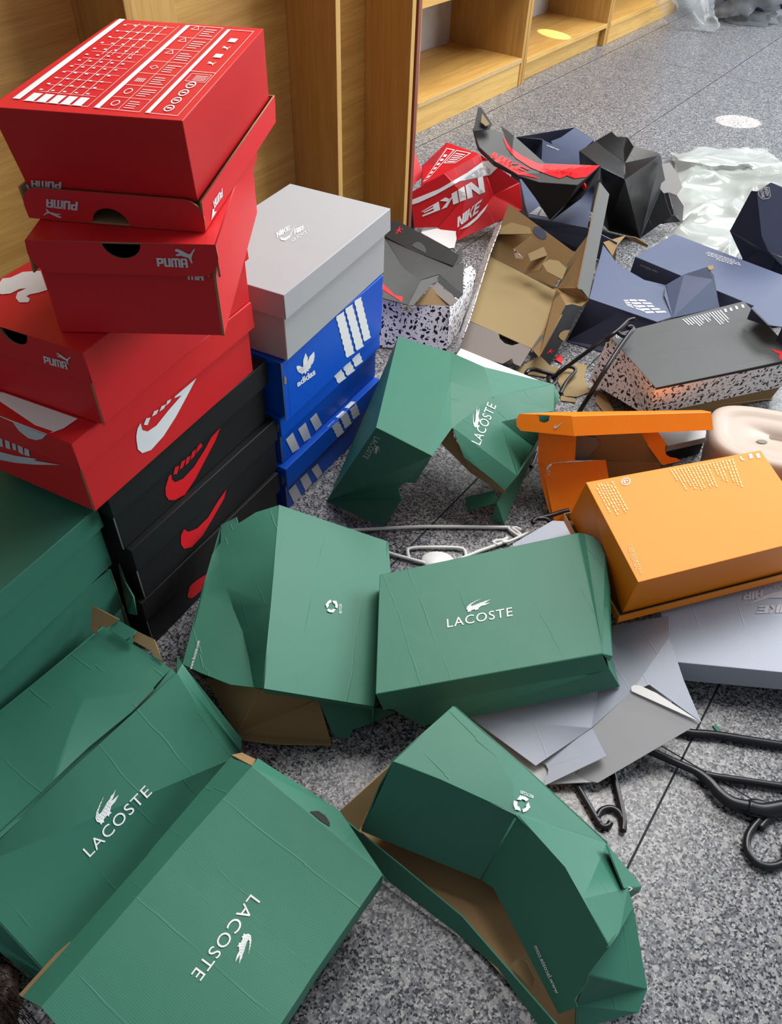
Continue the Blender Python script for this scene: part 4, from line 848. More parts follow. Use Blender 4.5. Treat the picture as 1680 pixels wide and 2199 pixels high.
fold(g, 'end_flap', [(1372, 930, .135), (1412, 926, .135), (1432, 953, .11), (1428, 962, .105), (1431, 976, .095), (1440, 982, .09), (1454, 984, .088), (1462, 990, .08), (1423, 999, .075)], [[0, 1, 2, 3, 4, 5, 6, 7, 8]], M['orange_worn'])
decal(of, 'round_mark', IO, place(ring(.5, .5, .3, .5, 14), *kk([(268, 1180), (290, 1178), (266, 1150)])))

# --- grey boxes under the orange one
g = thing('shoe_box', 'flattened cool grey shoe box under the middle green box, torn end flap with half-round hole', 'box', base_of(Q((1160, 1500, 0), (1400, 1500, 0))))
pts = [(985, 1400, .022), (1316, 1343, .04), (1437, 1322, .082), (1438, 1368, .083), (1469, 1461, .080), (1507, 1551, .074), (1357, 1485, .068), (1271, 1563, .038), (1151, 1644, .026), (1010, 1541, .022), (1290, 1420, .028), (1395, 1470, .072)]
cg = fold(g, 'main_panel', pts, [[0, 1, 10, 7], [1, 2, 3, 6, 10], [10, 6, 7], [3, 4, 11, 6], [4, 5, 11], [0, 7, 8, 9]], M['grey_cool'], M['kraft'], seed=0, bevel=.002)
fold(g, 'end_wall', [(1357, 1485, .067), (1504, 1552, .073), (1284, 1681, .014), (1233, 1668, .014), (1290, 1600, .04), (1272, 1564, .036)], [[0, 1, 2, 3, 4, 5]], M['grey'], M['kraft'])
fold(g, 'tuck_flap', [(1357, 1484, .070), (1356, 1475, .074), (1362, 1471, .075), (1375, 1472, .075), (1410, 1488, .075), (1504, 1550, .077)], [[0, 1, 2, 3, 4, 5]], M['paper'], M['kraft'])
hole = [(1158 + 20 * math.cos(math.radians(t_)), 1656 + 20 * math.sin(math.radians(t_)), .03) for t_ in (-70, -40, -10, 20, 50)]
fold(g, 'side_flap', [(1272, 1564, .040), (1303, 1623, .045), (1168, 1688, .018)] + hole[::-1] + [(1160, 1640, .028)], [[0, 1, 2, 3, 4, 5, 6, 7, 8]], M['grey_cool'], M['kraft'])
fold(g, 'back_flap', [(1187, 1118, .05), (1226, 1120, .055), (1235, 1143, .06), (1270, 1200, .06), (1120, 1230, .05), (1101, 1168, .045)], [[0, 1, 2, 3, 4, 5]], M['grey_cool'], M['kraft'])
sheet(g, 'base_panel', [drop(P(985, 1400, .022), .004), drop(P(1316, 1343, .052), .004), drop(P(1437, 1322, .08), .004), drop(P(1469, 1461, .08), .016), P(1284, 1679, .0165), P(1160, 1684, .0165), P(1012, 1541, .006)], [[0, 1, 2, 3, 4, 5, 6]], M['grey'], M['kraft'])
for xx in ((1385, 1490),): decal(cg, 'slot_tab', M['kraft'], [[(1384, 1489), (1392, 1489), (1407, 1494), (1408, 1500), (1404, 1499), (1390, 1498)]])
g = thing('shoe_box', 'flat grey shoe box with pale lettering upside down, under the upside-down orange box', 'box', base_of(Q((1500, 1440, 0), (1680, 1300, 0))))
pa = Q((1405, 1270, .070), (1452, 1422, .070), (1830, 1458, .070), (1790, 1235, .070))
gl = tray(g, 'lid', pa, [drop(pa[0], .03), P(1466, 1461, .030), P(1845, 1496, .030), drop(pa[3], .03)], M['grey_cool'], M['kraft'], grain=pa[2] - pa[1])
sheet(g, 'base', [drop(x_.lerp(cen2, .2), z_) for cen2 in [sum(pa, Vector()) / 4] for z_ in (.067, .002) for x_ in pa], [[0, 1, 5, 4], [1, 2, 6, 5], [2, 3, 7, 6], [3, 0, 4, 7]], M['grey'], M['kraft'])
decal(gl, 'brand_lettering', M['ink_grey'], place(word('NIKE', .4), *jj([(1760, 1000), (1530, 1012), (1765, 1050)]), jj([(1535, 1058)])[0]) + place(word('AIR', .4), *jj([(1560, 915), (1445, 935), (1570, 965)]), jj([(1450, 978)])[0]))
decal(gl, 'small_lettering', M['ink_grey'], place(text2d('AIR FORCE 1', .01), *jj([(1790, 878), (1540, 885), (1790, 903)])))
decal(gl, 'swoosh_print', M['ink_grey'], [jj([(1540, 965), (1620, 935), (1690, 918), (1760, 920), (1770, 990), (1700, 965), (1600, 965), (1475, 1005)])])

# --- black-flecked white boxes
g = thing('shoe_box', 'white black-flecked shoe box with dark grey face up and red figure, at the right', 'box', base_of(Q((1330, 850, 0), (1650, 820, 0))))
pt = Q((1308, 721, .135), (1408.6, 834, .135), (1716, 769, .135), (1598, 648, .135))
rim = [P(1264, 818, .02), P(1388, 892, .045), None, None]; rim[2] = pt[2] + (rim[1] - pt[1]) + Vector((.01, 0, 0)); rim[3] = pt[3] + (rim[0] - pt[0])
wl = tray(g, 'base', pt, rim, M['terrazzo'], M['kraft'], grain=pt[2] - pt[1])
plate = sheet(g, 'bottom_panel', [x_ + Vector((0, 0, .0015)) for x_ in pt], [[0, 1, 2, 3]], M['charcoal'], M['kraft'], th=.001)
sheet(plate, 'black_edge', [pt[1] + Vector((0, -.0012, .001)), pt[2] + Vector((0, -.0012, .001)), pt[2].lerp(rim[2], .09) + Vector((0, -.0012, 0)), pt[1].lerp(rim[1], .05) + Vector((0, -.0012, 0))], [[0, 1, 2, 3]], M['black'], M['black'], th=.0006)
rimk = [x_ + Vector((0, 0, .004)) for x_ in rim]; cen = sum(rim, Vector()) / 4
sheet(g, 'inner_flap', [rimk[0].lerp(cen, .06), rimk[1].lerp(cen, .06), drop(rimk[2].lerp(cen, .08), .004), drop(rimk[3], .004)], [[0, 1, 2, 3]], M['kraft'], M['kraft'])
sheet(g, 'kraft_skirt', [rimk[1].lerp(cen, .05), rimk[2].lerp(cen, .05), drop(rim[2].lerp(cen, .10), .003), drop(rim[1].lerp(cen, .10), .003)], [[0, 1, 2, 3]], M['kraft'], M['kraft'])
l6 = lambda pts: px3(3.36, 1180, 240, pts)
decal(plate, 'fine_print', M['ink_grey'], place(fineprint([(0, .7), (0, .9), (0, .8), (0, .95), (.0, 1), (.0, .3), (0, .6), (0, .7), (0, .5), (0, .75), (0, .9), (0, 1), (0, .7), (0, .8), (0, .75)], h=.5), *l6([(955, 1500), (1015, 1555), (1240, 1430)]), l6([(1335, 1530)])[0]))
for c in ((1270, 1435), (1310, 1428), (1350, 1415), (1395, 1405)): decal(plate, 'small_symbol', M['ink_grey'], [l6([(c[0] - 12, c[1] - 12), (c[0] + 6, c[1] - 12), (c[0] + 14, c[1] + 10), (c[0] - 2, c[1] + 12)])])
decal(plate, 'round_mark', M['ink_grey'], place(ring(.5, .5, .4, .5, 16) + ring(.5, .5, .1, .25, 8), *kk([(680, 358), (718, 355), (680, 328)])))
decal(plate, 'leaping_figure_print', M['ink_red'], [kk([(1608, 414), (1640, 428), (1700, 440), (1750, 470), (1740, 520), (1690, 482), (1672, 487), (1662, 468), (1668, 452), (1640, 440)])])

g = thing('shoe_box', 'white black-flecked shoe box with sagging dark lid, behind the blue stack', 'box', base_of(Q((870, 740, 0), (980, 700, 0))))
T = M['terrazzo']
arc = [(877 + 16.5 * math.cos(math.radians(t_)), 655 + 16 * math.sin(math.radians(t_)), .11) for t_ in range(180, -1, -30)]
fw_ = fold(g, 'front_wall', [(822, 639, .115), (856, 647, .113)] + arc + [(967, 657, .11), (966, 690, .08), (958, 753, .004), (812, 745, .004)], [list(range(len(arc) + 6))], T, M['kraft'])
fold(g, 'side_wall', [(967, 672, .105), (1023, 585, .105), (1012, 640, .05), (985, 712, .004), (958, 753, .003)], [[0, 1, 2, 3, 4]], T, M['kraft'])
fold(g, 'torn_edge', [(967, 657, .111), (1003, 567, .125), (1005, 574, .122), (1012, 570, .122), (1023, 585, .107), (967, 673, .106)], [[0, 1, 2, 3, 4, 5]], T, M['kraft'])
lidk = fold(g, 'lid', [(825, 506, .165), (885, 538, .158), (972, 571, .150), (996, 563, .150), (995, 633, .125), (943, 589, .140), (904, 601, .132), (876, 655, .115), (856, 649, .116), (822, 640, .118), (870, 580, .135)], [[0, 1, 10], [1, 2, 5, 6, 10], [2, 3, 4, 5], [10, 6, 7, 8], [10, 8, 9, 0]], M['charcoal'], M['kraft'], bevel=.002)
lidl = fold(g, 'lid_edge', [(836, 490, .178), (838, 474, .190), (858, 476, .188), (986, 547, .17), (973, 571, .152), (885, 538, .160), (825, 507, .167)], [[0, 1, 2, 3, 4, 5, 6]], M['black'], M['kraft'])
fold(g, 'torn_side', [(986, 533, .165), (993.5, 529, .165), (993, 560, .152), (974, 571, .151)], [[0, 1, 2, 3]], M['black'], M['kraft'])
mm = lambda pts: px3(3.36, 800, 420, pts)
decal(lidl, 'leaping_figure_print', M['ink_red'], place(JUMP, *mm([(165, 285), (225, 262), (160, 235)]), mm([(222, 215)])[0]))
decal(lidl, 'thumb_hole', M['charcoal'], ([(lambda p_: [p_])(mm([(286, 365), (300, 345), (325, 335), (350, 342), (375, 365), (388, 390), (385, 418)]))[0]]))
decal(lidk, 'red_print', M['ink_red'], [mm([(75, 635), (160, 720), (280, 745), (265, 775), (240, 785), (190, 755), (140, 722), (75, 680)])])
fold(g, 'folded_end', [(943, 591, .155), (904, 602, .150), (876, 656, .128), (888, 656, .128), (925, 612, .14), (946, 600, .148)], [[0, 1, 2, 3, 4, 5]], M['charcoal'], M['kraft'])
fold(g, 'folded_end', [(943, 590, .156), (995, 632, .128), (984, 642, .120), (938, 602, .148)], [[0, 1, 2, 3]], M['charcoal'], M['kraft'])
fold(g, 'pale_inner_strip', [(937, 607, .143), (984, 645, .120), (968, 657, .112), (926, 622, .132)], [[0, 1, 2, 3]], M['taupe'], M['kraft'])
fold(g, 'inner_kraft', [(926, 616, .138), (966, 656, .11), (890, 655, .11)], [[0, 1, 2]], M['kraft'])

g = thing('shoe_box', 'large open box on the floor showing brown inside, flecked outer wall, grey lid strip upright', 'box', base_of(Q((1010, 740, 0), (1200, 600, 0))))
fold(g, 'box_floor', [(1008, 689, .02), (1051, 548, .02), (1110, 575, .02), (1196, 619, .02), (1172, 703, .02), (1141, 748, .02), (1071, 716, .02)], [[0, 1, 2, 3, 4, 5, 6]], M['kraft_pale'])
fold(g, 'side_wall', [(1080, 472, .10), (1051, 548, .09), (1007, 690, .085), (981, 756, .05), (976, 757, .003), (1030, 575, .005), (1066, 482, .05)], [[0, 1, 5, 6], [1, 2, 3, 4, 5]], T, M['kraft'])
hp = [(1160 + 15 * math.cos(math.radians(t_)), 500 + 12 * math.sin(math.radians(t_)) + 7 * math.cos(math.radians(t_)), .105) for t_ in range(0, 360, 30)]
bw = fold(g, 'back_wall', [(1093, 438, .15), (1234, 542, .115), (1190, 616, .022), (1110, 575, .022), (1051, 549, .022), (1080, 472, .10)], [[0, 1, 2, 3, 4, 5]], M['kraft'])
decal(bw, 'hand_hole', M['navy'], [[(x_, y_) for x_, y_, z_ in hp]])
fold(g, 'side_wall', [(1269, 497, .15), (1244, 617, .12), (1263, 645, .105), (1249, 657, .098), (1217, 655, .10), (1160, 762, .05), (1141, 748, .021), (1172, 703, .021), (1196, 619, .022), (1234, 542, .09)], [[0, 1, 8, 9], [1, 2, 3, 4, 8], [4, 5, 6, 7, 8]], M['kraft'], seed=0)
fold(g, 'lid_strip', [(1288.6, 390.5, .215), (1309, 417, .20), (1265, 641, .115), (1250, 622, .12), (1241, 620, .125)], [[0, 1, 2, 3, 4]], M['charcoal'], M['kraft'])
fold(g, 'lid_strip_inside', [(1288, 392, .213), (1241, 620, .124), (1240, 610, .12), (1268, 498, .155)], [[0, 1, 2, 3]], M['kraft'])
bf = fold(g, 'black_end', [(1217, 655, .101), (1230, 653, .1), (1249, 658, .098), (1215, 722, .05), (1181, 783, .004), (1160, 762, .03)], [[0, 1, 2, 3, 4, 5]], M['black'], M['kraft'])
decal(bf, 'leaping_figure_print', M['ink_red'], place(JUMP, *mm([(1255, 1140), (1312, 1140), (1255, 1105)])))
decal(bf, 'thumb_hole', M['kraft'], [mm([(1425, 970), (1385, 972), (1355, 990), (1342, 1015), (1360, 1040), (1385, 1050)])])
fold(g, 'taupe_flap', [(1008, 690, .024), (1071, 716, .03), (1074, 727, .03), (1084, 737, .03), (1100, 742, .031), (1116, 737, .033), (1141, 749, .035), (1118, 787, .012), (1103, 780, .012), (1100, 770, .014), (1080, 781, .006), (981, 757, .006)], [[0, 1, 2, 3, 4, 5, 6, 7, 8, 9, 10, 11]], M['taupe'], M['kraft'])
fold(g, 'dark_tab', [(1180, 711, .045), (1179, 735, .04), (1157, 765, .03), (1140, 755, .03), (1160, 722, .04)], [[0, 1, 2, 3, 4]], M['charcoal'], M['kraft'])
fold(g, 'inner_fold', [(1080, 472, .105), (1137, 488, .14), (1143, 502, .13), (1068, 503, .08)], [[0, 1, 2, 3]], M['kraft_pale'], M['kraft'])
fold(g, 'inner_fold', [(1103, 534, .11), (1143, 507, .135), (1155, 520, .125), (1172, 524, .12), (1134, 545, .10), (1125, 556, .085)], [[0, 1, 2, 3, 4, 5]], M['kraft'])
fold(g, 'inner_fold', [(1134, 545, .102), (1168, 530, .122), (1176, 548, .11), (1140, 561, .092)], [[0, 1, 2, 3]], M['kraft_pale'], M['kraft'])
fold(g, 'inner_fold', [(1140, 561, .09), (1176, 549, .108), (1160, 580, .075), (1126, 588, .05)], [[0, 1, 2, 3]], M['kraft'])
fold(g, 'inner_fold', [(1103, 534, .11), (1125, 556, .086), (1108, 556, .08)], [[0, 1, 2]], T, M['kraft'])
fold(g, 'inner_fold', [(1165, 566, .095), (1180, 557, .105), (1200, 560, .11), (1217, 576, .108), (1208, 600, .09), (1175, 583, .08)], [[0, 1, 2, 3, 4, 5]], M['kraft_pale'], M['kraft'])
fold(g, 'torn_base', [(1118, 788, .010), (1160, 763, .028), (1181, 784, .004), (1200, 790, .003), (1190, 812, .003), (1105, 800, .003)], [[0, 1, 2, 3, 4, 5]], M['kraft_pale'], M['kraft'])

# --- red crushed box beside the partition
g = thing('shoe_box', 'crushed red shoe box with huge white lettering, beside the oak partition', 'box', base_of(Q((890, 480, 0), (1080, 470, 0))))
RD = M['red_dull']
fr = fold(g, 'long_side', [(882, 414, .135), (955, 372, .175), (1030, 331, .21), (1116, 393, .15), (1123, 450, .09), (983, 514, .012), (940, 488, .035), (890, 489, .035), (1000, 420, .12), (1060, 420, .11)], [[0, 1, 8, 7], [1, 2, 9, 8], [2, 3, 9], [3, 4, 9], [8, 9, 4, 5], [8, 5, 6], [8, 6, 7]], RD, M['paper'], bevel=.002)
tp = fold(g, 'crumpled_bottom', [(961, 306, .20), (1029, 331, .21), (955, 373, .178), (909, 396, .15), (908, 356, .17), (935, 352, .18)], [[0, 1, 2, 5], [5, 2, 3, 4]], RD, M['paper'])
sheet(g, 'far_wall', [P(961, 306, .20), P(908, 356, .17), drop(P(908, 356, .17), .003), drop(P(961, 306, .20), .003)], [[0, 1, 2, 3]], RD, M['paper'])
fold(g, 'white_end_flap', [(912, 481, .05), (982, 486, .04), (979, 500, .03), (981, 512, .02), (976, 532, .004), (965, 533, .003), (905, 500, .02)], [[0, 1, 2, 3, 4, 5, 6]], M['paper'], M['kraft'])
nn_ = lambda pts: px3(3.36, 860, 200, pts)
decal(fr, 'brand_lettering', W_, place(word('NIKE', -1.1), *nn_([(640, 565), (200, 825), (560, 735)]), nn_([(110, 910)])[0]), cut=10)
decal(fr, 'white_swoosh_print', W_, [nn_([(80, 770), (280, 690), (480, 575), (600, 490), (720, 480), (700, 540), (650, 590), (650, 545), (610, 525), (540, 560), (420, 640), (250, 735), (130, 790), (80, 805)])], cut=10)
decal(fr, 'side_lettering', W_, place(word('NIKE', .5), *nn_([(420, 965), (565, 855), (405, 905)]), nn_([(580, 770)])[0]) + [nn_([(425, 985), (500, 930), (560, 880), (635, 800), (610, 850), (560, 910), (500, 960)])], cut=10)
decal(tp, 'size_chart_print', W_, place(frame(0, 0, .3, 1, .03, .02) + frame(.36, .55, .9, 1, .03, .02) + [rect(.08, .1 + k_ * .13, .2, .17 + k_ * .13) for k_ in range(6)] + [rect(.45, .6 + k_ * .07, .8, .63 + k_ * .07) for k_ in range(5)], *nn_([(165, 645), (270, 590), (335, 400)]), nn_([(530, 440)])[0]), cut=20)
g = thing('card_flap', 'small bent red card flap hooked behind the edge of the oak partition', 'card', base_of(Q((880, 400, 0), (905, 400, 0))))
fold(g, 'flap', [(872, 313, .20), (887, 314, .20), (909, 378, .13), (882, 402, .12), (868, 402, .12)], [[0, 1, 2, 3, 4]], RD, M['kraft'])
g = thing('shoe_box', 'plain black box wedged between the oak partition and the red crushed box', 'box', base_of(Q((880, 500, 0), (890, 500, 0))))
fold(g, 'side_wall', [(872, 376, .13), (879, 382, .13), (890, 486, .012), (880, 490, .003), (872, 470, .003)], [[0, 1, 2, 3, 4]], M['black'], M['kraft'])
sheet(g, 'end_wall', [P(879, 382, .13), P(890, 486, .012), drop(P(890, 486, .012), .003) + Vector((.002, .03, 0)), drop(P(879, 382, .13), .003) + Vector((.002, .03, 0))], [[0, 1, 2, 3]], M['black'], M['kraft'])

# --- navy boxes
NV, ND = M['navy'], M['navy_shaded']
g = thing('shoe_box', 'crumpled slate-blue shoe box farthest back, behind the black and red one', 'box', base_of(Q((1150, 370, 0), (1260, 350, 0))))
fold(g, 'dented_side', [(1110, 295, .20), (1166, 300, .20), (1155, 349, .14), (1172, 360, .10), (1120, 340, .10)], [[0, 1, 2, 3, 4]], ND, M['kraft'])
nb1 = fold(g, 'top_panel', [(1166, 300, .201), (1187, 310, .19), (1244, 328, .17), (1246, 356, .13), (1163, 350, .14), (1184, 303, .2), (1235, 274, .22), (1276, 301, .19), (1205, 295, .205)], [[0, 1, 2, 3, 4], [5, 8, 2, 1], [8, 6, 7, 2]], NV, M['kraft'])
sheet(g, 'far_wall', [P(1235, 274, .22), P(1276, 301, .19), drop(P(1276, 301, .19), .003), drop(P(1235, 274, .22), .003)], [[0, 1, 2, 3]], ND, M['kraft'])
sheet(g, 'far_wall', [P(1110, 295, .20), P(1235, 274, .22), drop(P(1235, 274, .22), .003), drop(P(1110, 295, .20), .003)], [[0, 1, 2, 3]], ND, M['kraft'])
decal(nb1, 'brand_lettering', M['ink_white'], place(text2d('new balance', .01), *nn_([(1142, 415), (1055, 380), (1146, 402)])))
g = thing('shoe_box', 'slate-blue shoe box under the black and red one, white striped letters', 'box', base_of(Q((1140, 520, 0), (1280, 520, 0))))
nb2 = fold(g, 'top_panel', [(1116, 385, .135), (1200, 372, .15), (1278, 402, .15), (1262, 488, .10), (1134, 466, .095)], [[0, 1, 2, 3, 4]], NV, M['kraft'])
fold(g, 'long_side', [(1134, 467, .094), (1262, 489, .094), (1327, 522, .07), (1312, 546, .03), (1295, 560, .003), (1220, 535, .003), (1150, 490, .05)], [[0, 1, 2, 3, 4, 5, 6]], NV, M['kraft'])
sheet(g, 'side_wall', [P(1116, 385, .135), P(1134, 467, .094), drop(P(1134, 467, .094), .003), drop(P(1116, 385, .135), .003)], [[0, 1, 2, 3]], ND, M['kraft'])
fold(g, 'torn_corner', [(1296, 520, .075), (1345, 505, .075), (1326, 527, .06), (1316, 550, .045), (1323, 560, .04), (1306, 535, .05)], [[0, 1, 2, 3, 4, 5]], M['kraft'])
fold(g, 'torn_corner', [(1345, 508, .09), (1365, 510, .09), (1393, 527, .075), (1390, 531, .07), (1362, 520, .075)], [[0, 1, 2, 3, 4]], M['kraft'])
fold(g, 'side_sliver', [(1080, 470, .06), (1071, 477, .04), (1092, 441, .08), (1094, 445, .08)], [[0, 1, 3, 2]], NV, M['kraft'])
def nbmark(part, bl, br, tl, tr, n=6):
    out = []
    for k_ in range(n):
        y_ = k_ / n; w_ = .55 / n
        out.append([(.0 - .0 * y_ + .06 * k_ / n, y_), (.40, y_), (.42, y_ + w_), (.02 + .06 * k_ / n, y_ + w_)])
        out.append([(.50, y_), (.98 - .06 * (k_ % 3), y_), (1.0 - .06 * (k_ % 3), y_ + w_), (.52, y_ + w_)])
    decal(part, 'striped_letters_print', W_, place(out, bl, br, tl, tr))
nbmark(nb2, *nn_([(930, 870), (1070, 895), (1000, 815)]), nn_([(1050, 850)])[0])
g = thing('shoe_box', 'opened slate-blue shoe box with big white striped letters and raised flap', 'box', base_of(Q((1250, 740, 0), (1430, 700, 0))))
nb3 = fold(g, 'top_panel', [(1266, 641, .11), (1296, 526, .10), (1326, 566, .098), (1341, 576, .10), (1384, 601, .098), (1430, 612, .10), (1427, 633, .092), (1446, 680, .094), (1412, 691, .098), (1345, 620, .102)], [[0, 1, 2, 9], [2, 3, 4, 9], [4, 5, 6, 9], [6, 7, 8, 9], [8, 0, 9]], NV, M['kraft'])
fold(g, 'raised_flap', [(1427, 634, .093), (1430, 612, .101), (1470, 590, .135), (1519, 573, .165), (1530, 600, .15), (1546, 660, .10), (1446, 681, .095)], [[0, 1, 2, 3, 4, 5, 6]], NV, M['kraft'])
fold(g, 'raised_flap_edge', [(1519, 572, .166), (1532, 569, .166), (1533, 578, .16), (1524, 580, .162)], [[0, 1, 2, 3]], M['kraft'])
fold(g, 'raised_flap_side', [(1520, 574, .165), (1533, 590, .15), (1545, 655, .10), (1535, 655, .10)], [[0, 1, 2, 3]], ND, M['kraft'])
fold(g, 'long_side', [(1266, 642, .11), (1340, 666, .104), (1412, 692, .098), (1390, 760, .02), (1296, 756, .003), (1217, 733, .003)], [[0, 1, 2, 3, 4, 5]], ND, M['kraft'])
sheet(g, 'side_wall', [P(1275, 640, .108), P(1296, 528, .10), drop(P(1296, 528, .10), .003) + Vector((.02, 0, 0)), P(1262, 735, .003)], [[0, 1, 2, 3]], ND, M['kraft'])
l6s = l6([(540, 1345), (520, 1370), (855, 1440), (800, 1470)])
nbmark(nb3, *l6([(700, 1455), (850, 1450), (560, 1345)]), l6([(680, 1350)])[0], 5)
nbmark(nb3, *l6([(560, 1400), (690, 1445), (525, 1355)]), l6([(610, 1345)])[0], 4)
g = thing('shoe_box', 'whole slate-blue shoe box with small white name on its dark end', 'box', base_of(Q((1380, 610, 0), (1640, 640, 0))))
pt = Q((1449, 502, .12), (1364.5, 551, .12), (1632, 662, .12), (1722, 606, .12)); rim = [drop(x_, .004) for x_ in pt]; rim[1] = P(1340, 626, .004); rim[2] = pt[2] + (rim[1] - pt[1]); 
nb4 = tray(g, 'base', pt, rim, NV, M['kraft'], grain=pt[2] - pt[1])
decal(nb4, 'brand_lettering', M['ink_grey'], place(text2d('new balance', .01), *l6([(785, 1150), (660, 1100), (780, 1165)]), l6([(655, 1115)])[0]))
decal(nb4, 'fine_print', M['ink_grey'], place(fineprint([(.1, .9), (0, 1), (0, .98), (.2, .7)], h=.45), *l6([(1160, 1058), (1400, 1130), (1110, 1000)]), l6([(1360, 1075)])[0]))
g = thing('shoe_box', 'tall slate-blue shoe box bent over at the right edge, hexagon mark', 'box', base_of(Q((1610, 600, 0), (1680, 600, 0))))
nb5 = fold(g, 'bent_panel', [(1626, 411, .27), (1656, 392, .28), (1720, 420, .28), (1720, 560, .12), (1680, 552, .13), (1650, 540, .14), (1636, 506, .17)], [[0, 1, 2, 4, 5, 6], [2, 3, 4]], NV, M['kraft'])
fold(g, 'shaded_side', [(1626, 411, .268), (1636, 507, .168), (1650, 541, .138), (1680, 553, .128), (1700, 590, .05), (1596, 557, .06), (1569, 497, .14), (1614, 410, .26)], [[0, 1, 6, 7], [1, 2, 3, 4, 5, 6]], ND, M['kraft'])  # shade of this side is in the darker navy colour
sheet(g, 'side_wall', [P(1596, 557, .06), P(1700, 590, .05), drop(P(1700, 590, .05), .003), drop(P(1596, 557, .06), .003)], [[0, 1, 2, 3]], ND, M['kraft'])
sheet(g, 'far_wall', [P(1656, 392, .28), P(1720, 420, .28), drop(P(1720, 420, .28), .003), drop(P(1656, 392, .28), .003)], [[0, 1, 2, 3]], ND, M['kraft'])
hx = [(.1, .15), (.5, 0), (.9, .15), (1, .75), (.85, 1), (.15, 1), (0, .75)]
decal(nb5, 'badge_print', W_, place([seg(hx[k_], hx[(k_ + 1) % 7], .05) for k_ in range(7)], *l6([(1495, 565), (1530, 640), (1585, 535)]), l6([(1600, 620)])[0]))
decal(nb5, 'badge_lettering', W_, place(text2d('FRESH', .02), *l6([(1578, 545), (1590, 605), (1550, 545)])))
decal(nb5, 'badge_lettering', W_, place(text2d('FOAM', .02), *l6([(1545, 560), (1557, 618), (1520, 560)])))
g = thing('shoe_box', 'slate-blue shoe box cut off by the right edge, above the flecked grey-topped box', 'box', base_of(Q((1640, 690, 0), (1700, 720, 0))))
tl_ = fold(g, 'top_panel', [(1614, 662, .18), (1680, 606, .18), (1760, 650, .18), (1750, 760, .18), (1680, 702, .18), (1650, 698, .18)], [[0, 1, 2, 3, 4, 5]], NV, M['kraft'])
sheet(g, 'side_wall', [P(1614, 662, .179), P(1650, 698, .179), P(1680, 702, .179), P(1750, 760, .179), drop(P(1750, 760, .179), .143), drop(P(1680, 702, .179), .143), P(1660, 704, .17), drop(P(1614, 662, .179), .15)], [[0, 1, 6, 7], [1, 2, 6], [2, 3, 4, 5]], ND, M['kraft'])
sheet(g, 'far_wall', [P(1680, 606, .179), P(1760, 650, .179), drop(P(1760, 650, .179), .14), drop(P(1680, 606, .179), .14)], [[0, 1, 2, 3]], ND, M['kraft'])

# --- black and red box bent double, lying on the others
g = thing('shoe_box', 'bent black and red shoe box perched on the slate-blue ones', 'box', (P(1181, 473, .125).x, P(1181, 473, .125).y, .12))
CH = M['charcoal']
kt = fold(g, 'bent_lid', [(1015, 277, .30), (1039, 272, .31), (1082, 286, .29), (1077, 271, .31), (1105, 292, .29), (1170, 350, .24), (1289, 356, .25), (1241, 397, .235), (1158, 391, .224), (1113, 376, .225), (1062, 346, .245), (1030, 316, .265), (1100, 340, .25), (1160, 372, .23)],
          [[0, 1, 2, 11], [2, 3, 4, 12], [2, 12, 10, 11], [4, 5, 13, 12], [12, 13, 9, 10], [5, 6, 13], [6, 7, 8, 13], [13, 8, 9]], CH, M['kraft'], seed=4, bevel=.002)
fold(g, 'bent_lid_edge', [(1015, 278, .299), (1030, 317, .264), (1062, 347, .244), (1113, 377, .224), (1116, 384, .215), (1060, 356, .23), (1026, 322, .25)], [[0, 1, 6], [1, 2, 5, 6], [2, 3, 4, 5]], M['black'], M['kraft'])
fold(g, 'open_end', [(1027, 230, .35), (1034, 231, .35), (1057, 266, .318), (1052, 277, .309), (1036, 280, .306), (1017, 281, .304)], [[0, 1, 2, 3, 4, 5]], M['black'], M['kraft'])
fold(g, 'open_end_lining', [(1036, 244, .343), (1052, 266, .321), (1044, 271, .317), (1033, 262, .326)], [[0, 1, 2, 3]], M['kraft_pale'], M['kraft'])
fold(g, 'long_side', [(1116, 379, .222), (1158, 392, .223), (1241, 398, .233), (1215, 440, .17), (1181, 473, .122), (1150, 425, .17)], [[0, 1, 2, 3, 4, 5]], M['black'], M['kraft'])
ke = fold(g, 'end_wall', [(1241, 397, .234), (1289, 357, .249), (1289, 386, .215), (1284, 388, .215), (1250, 424, .18), (1183, 474, .123), (1215, 440, .158)], [[0, 1, 2, 3, 4, 6], [4, 5, 6]], M['black'], M['kraft'])
IR = M['ink_red']
decal(kt, 'red_swoosh_print', IR, [nn_([(740, 320), (760, 340), (800, 400), (870, 450), (990, 510), (1040, 515), (1440, 525), (1385, 575), (1340, 610), (1255, 620), (1280, 590), (1240, 575), (1100, 555), (1000, 545), (1060, 570), (1200, 600), (1150, 620), (1060, 590), (940, 540), (830, 470), (770, 400)])], cut=10)
decal(kt, 'brand_lettering', IR, place(word('NIKE', .6), *nn_([(650, 480), (880, 585), (660, 420)]), nn_([(920, 545)])[0]) + [nn_([(640, 440), (700, 500), (850, 590), (1000, 620), (960, 600), (860, 560), (740, 490)])], cut=10)
decal(ke, 'round_mark', IR, [disc(*nn_([(1328, 672)])[0], 5, 10, 1.6)])
decal(kt, 'thumb_print', IR, [nn_([(1375, 590), (1410, 565), (1415, 590), (1395, 612), (1378, 610)])])
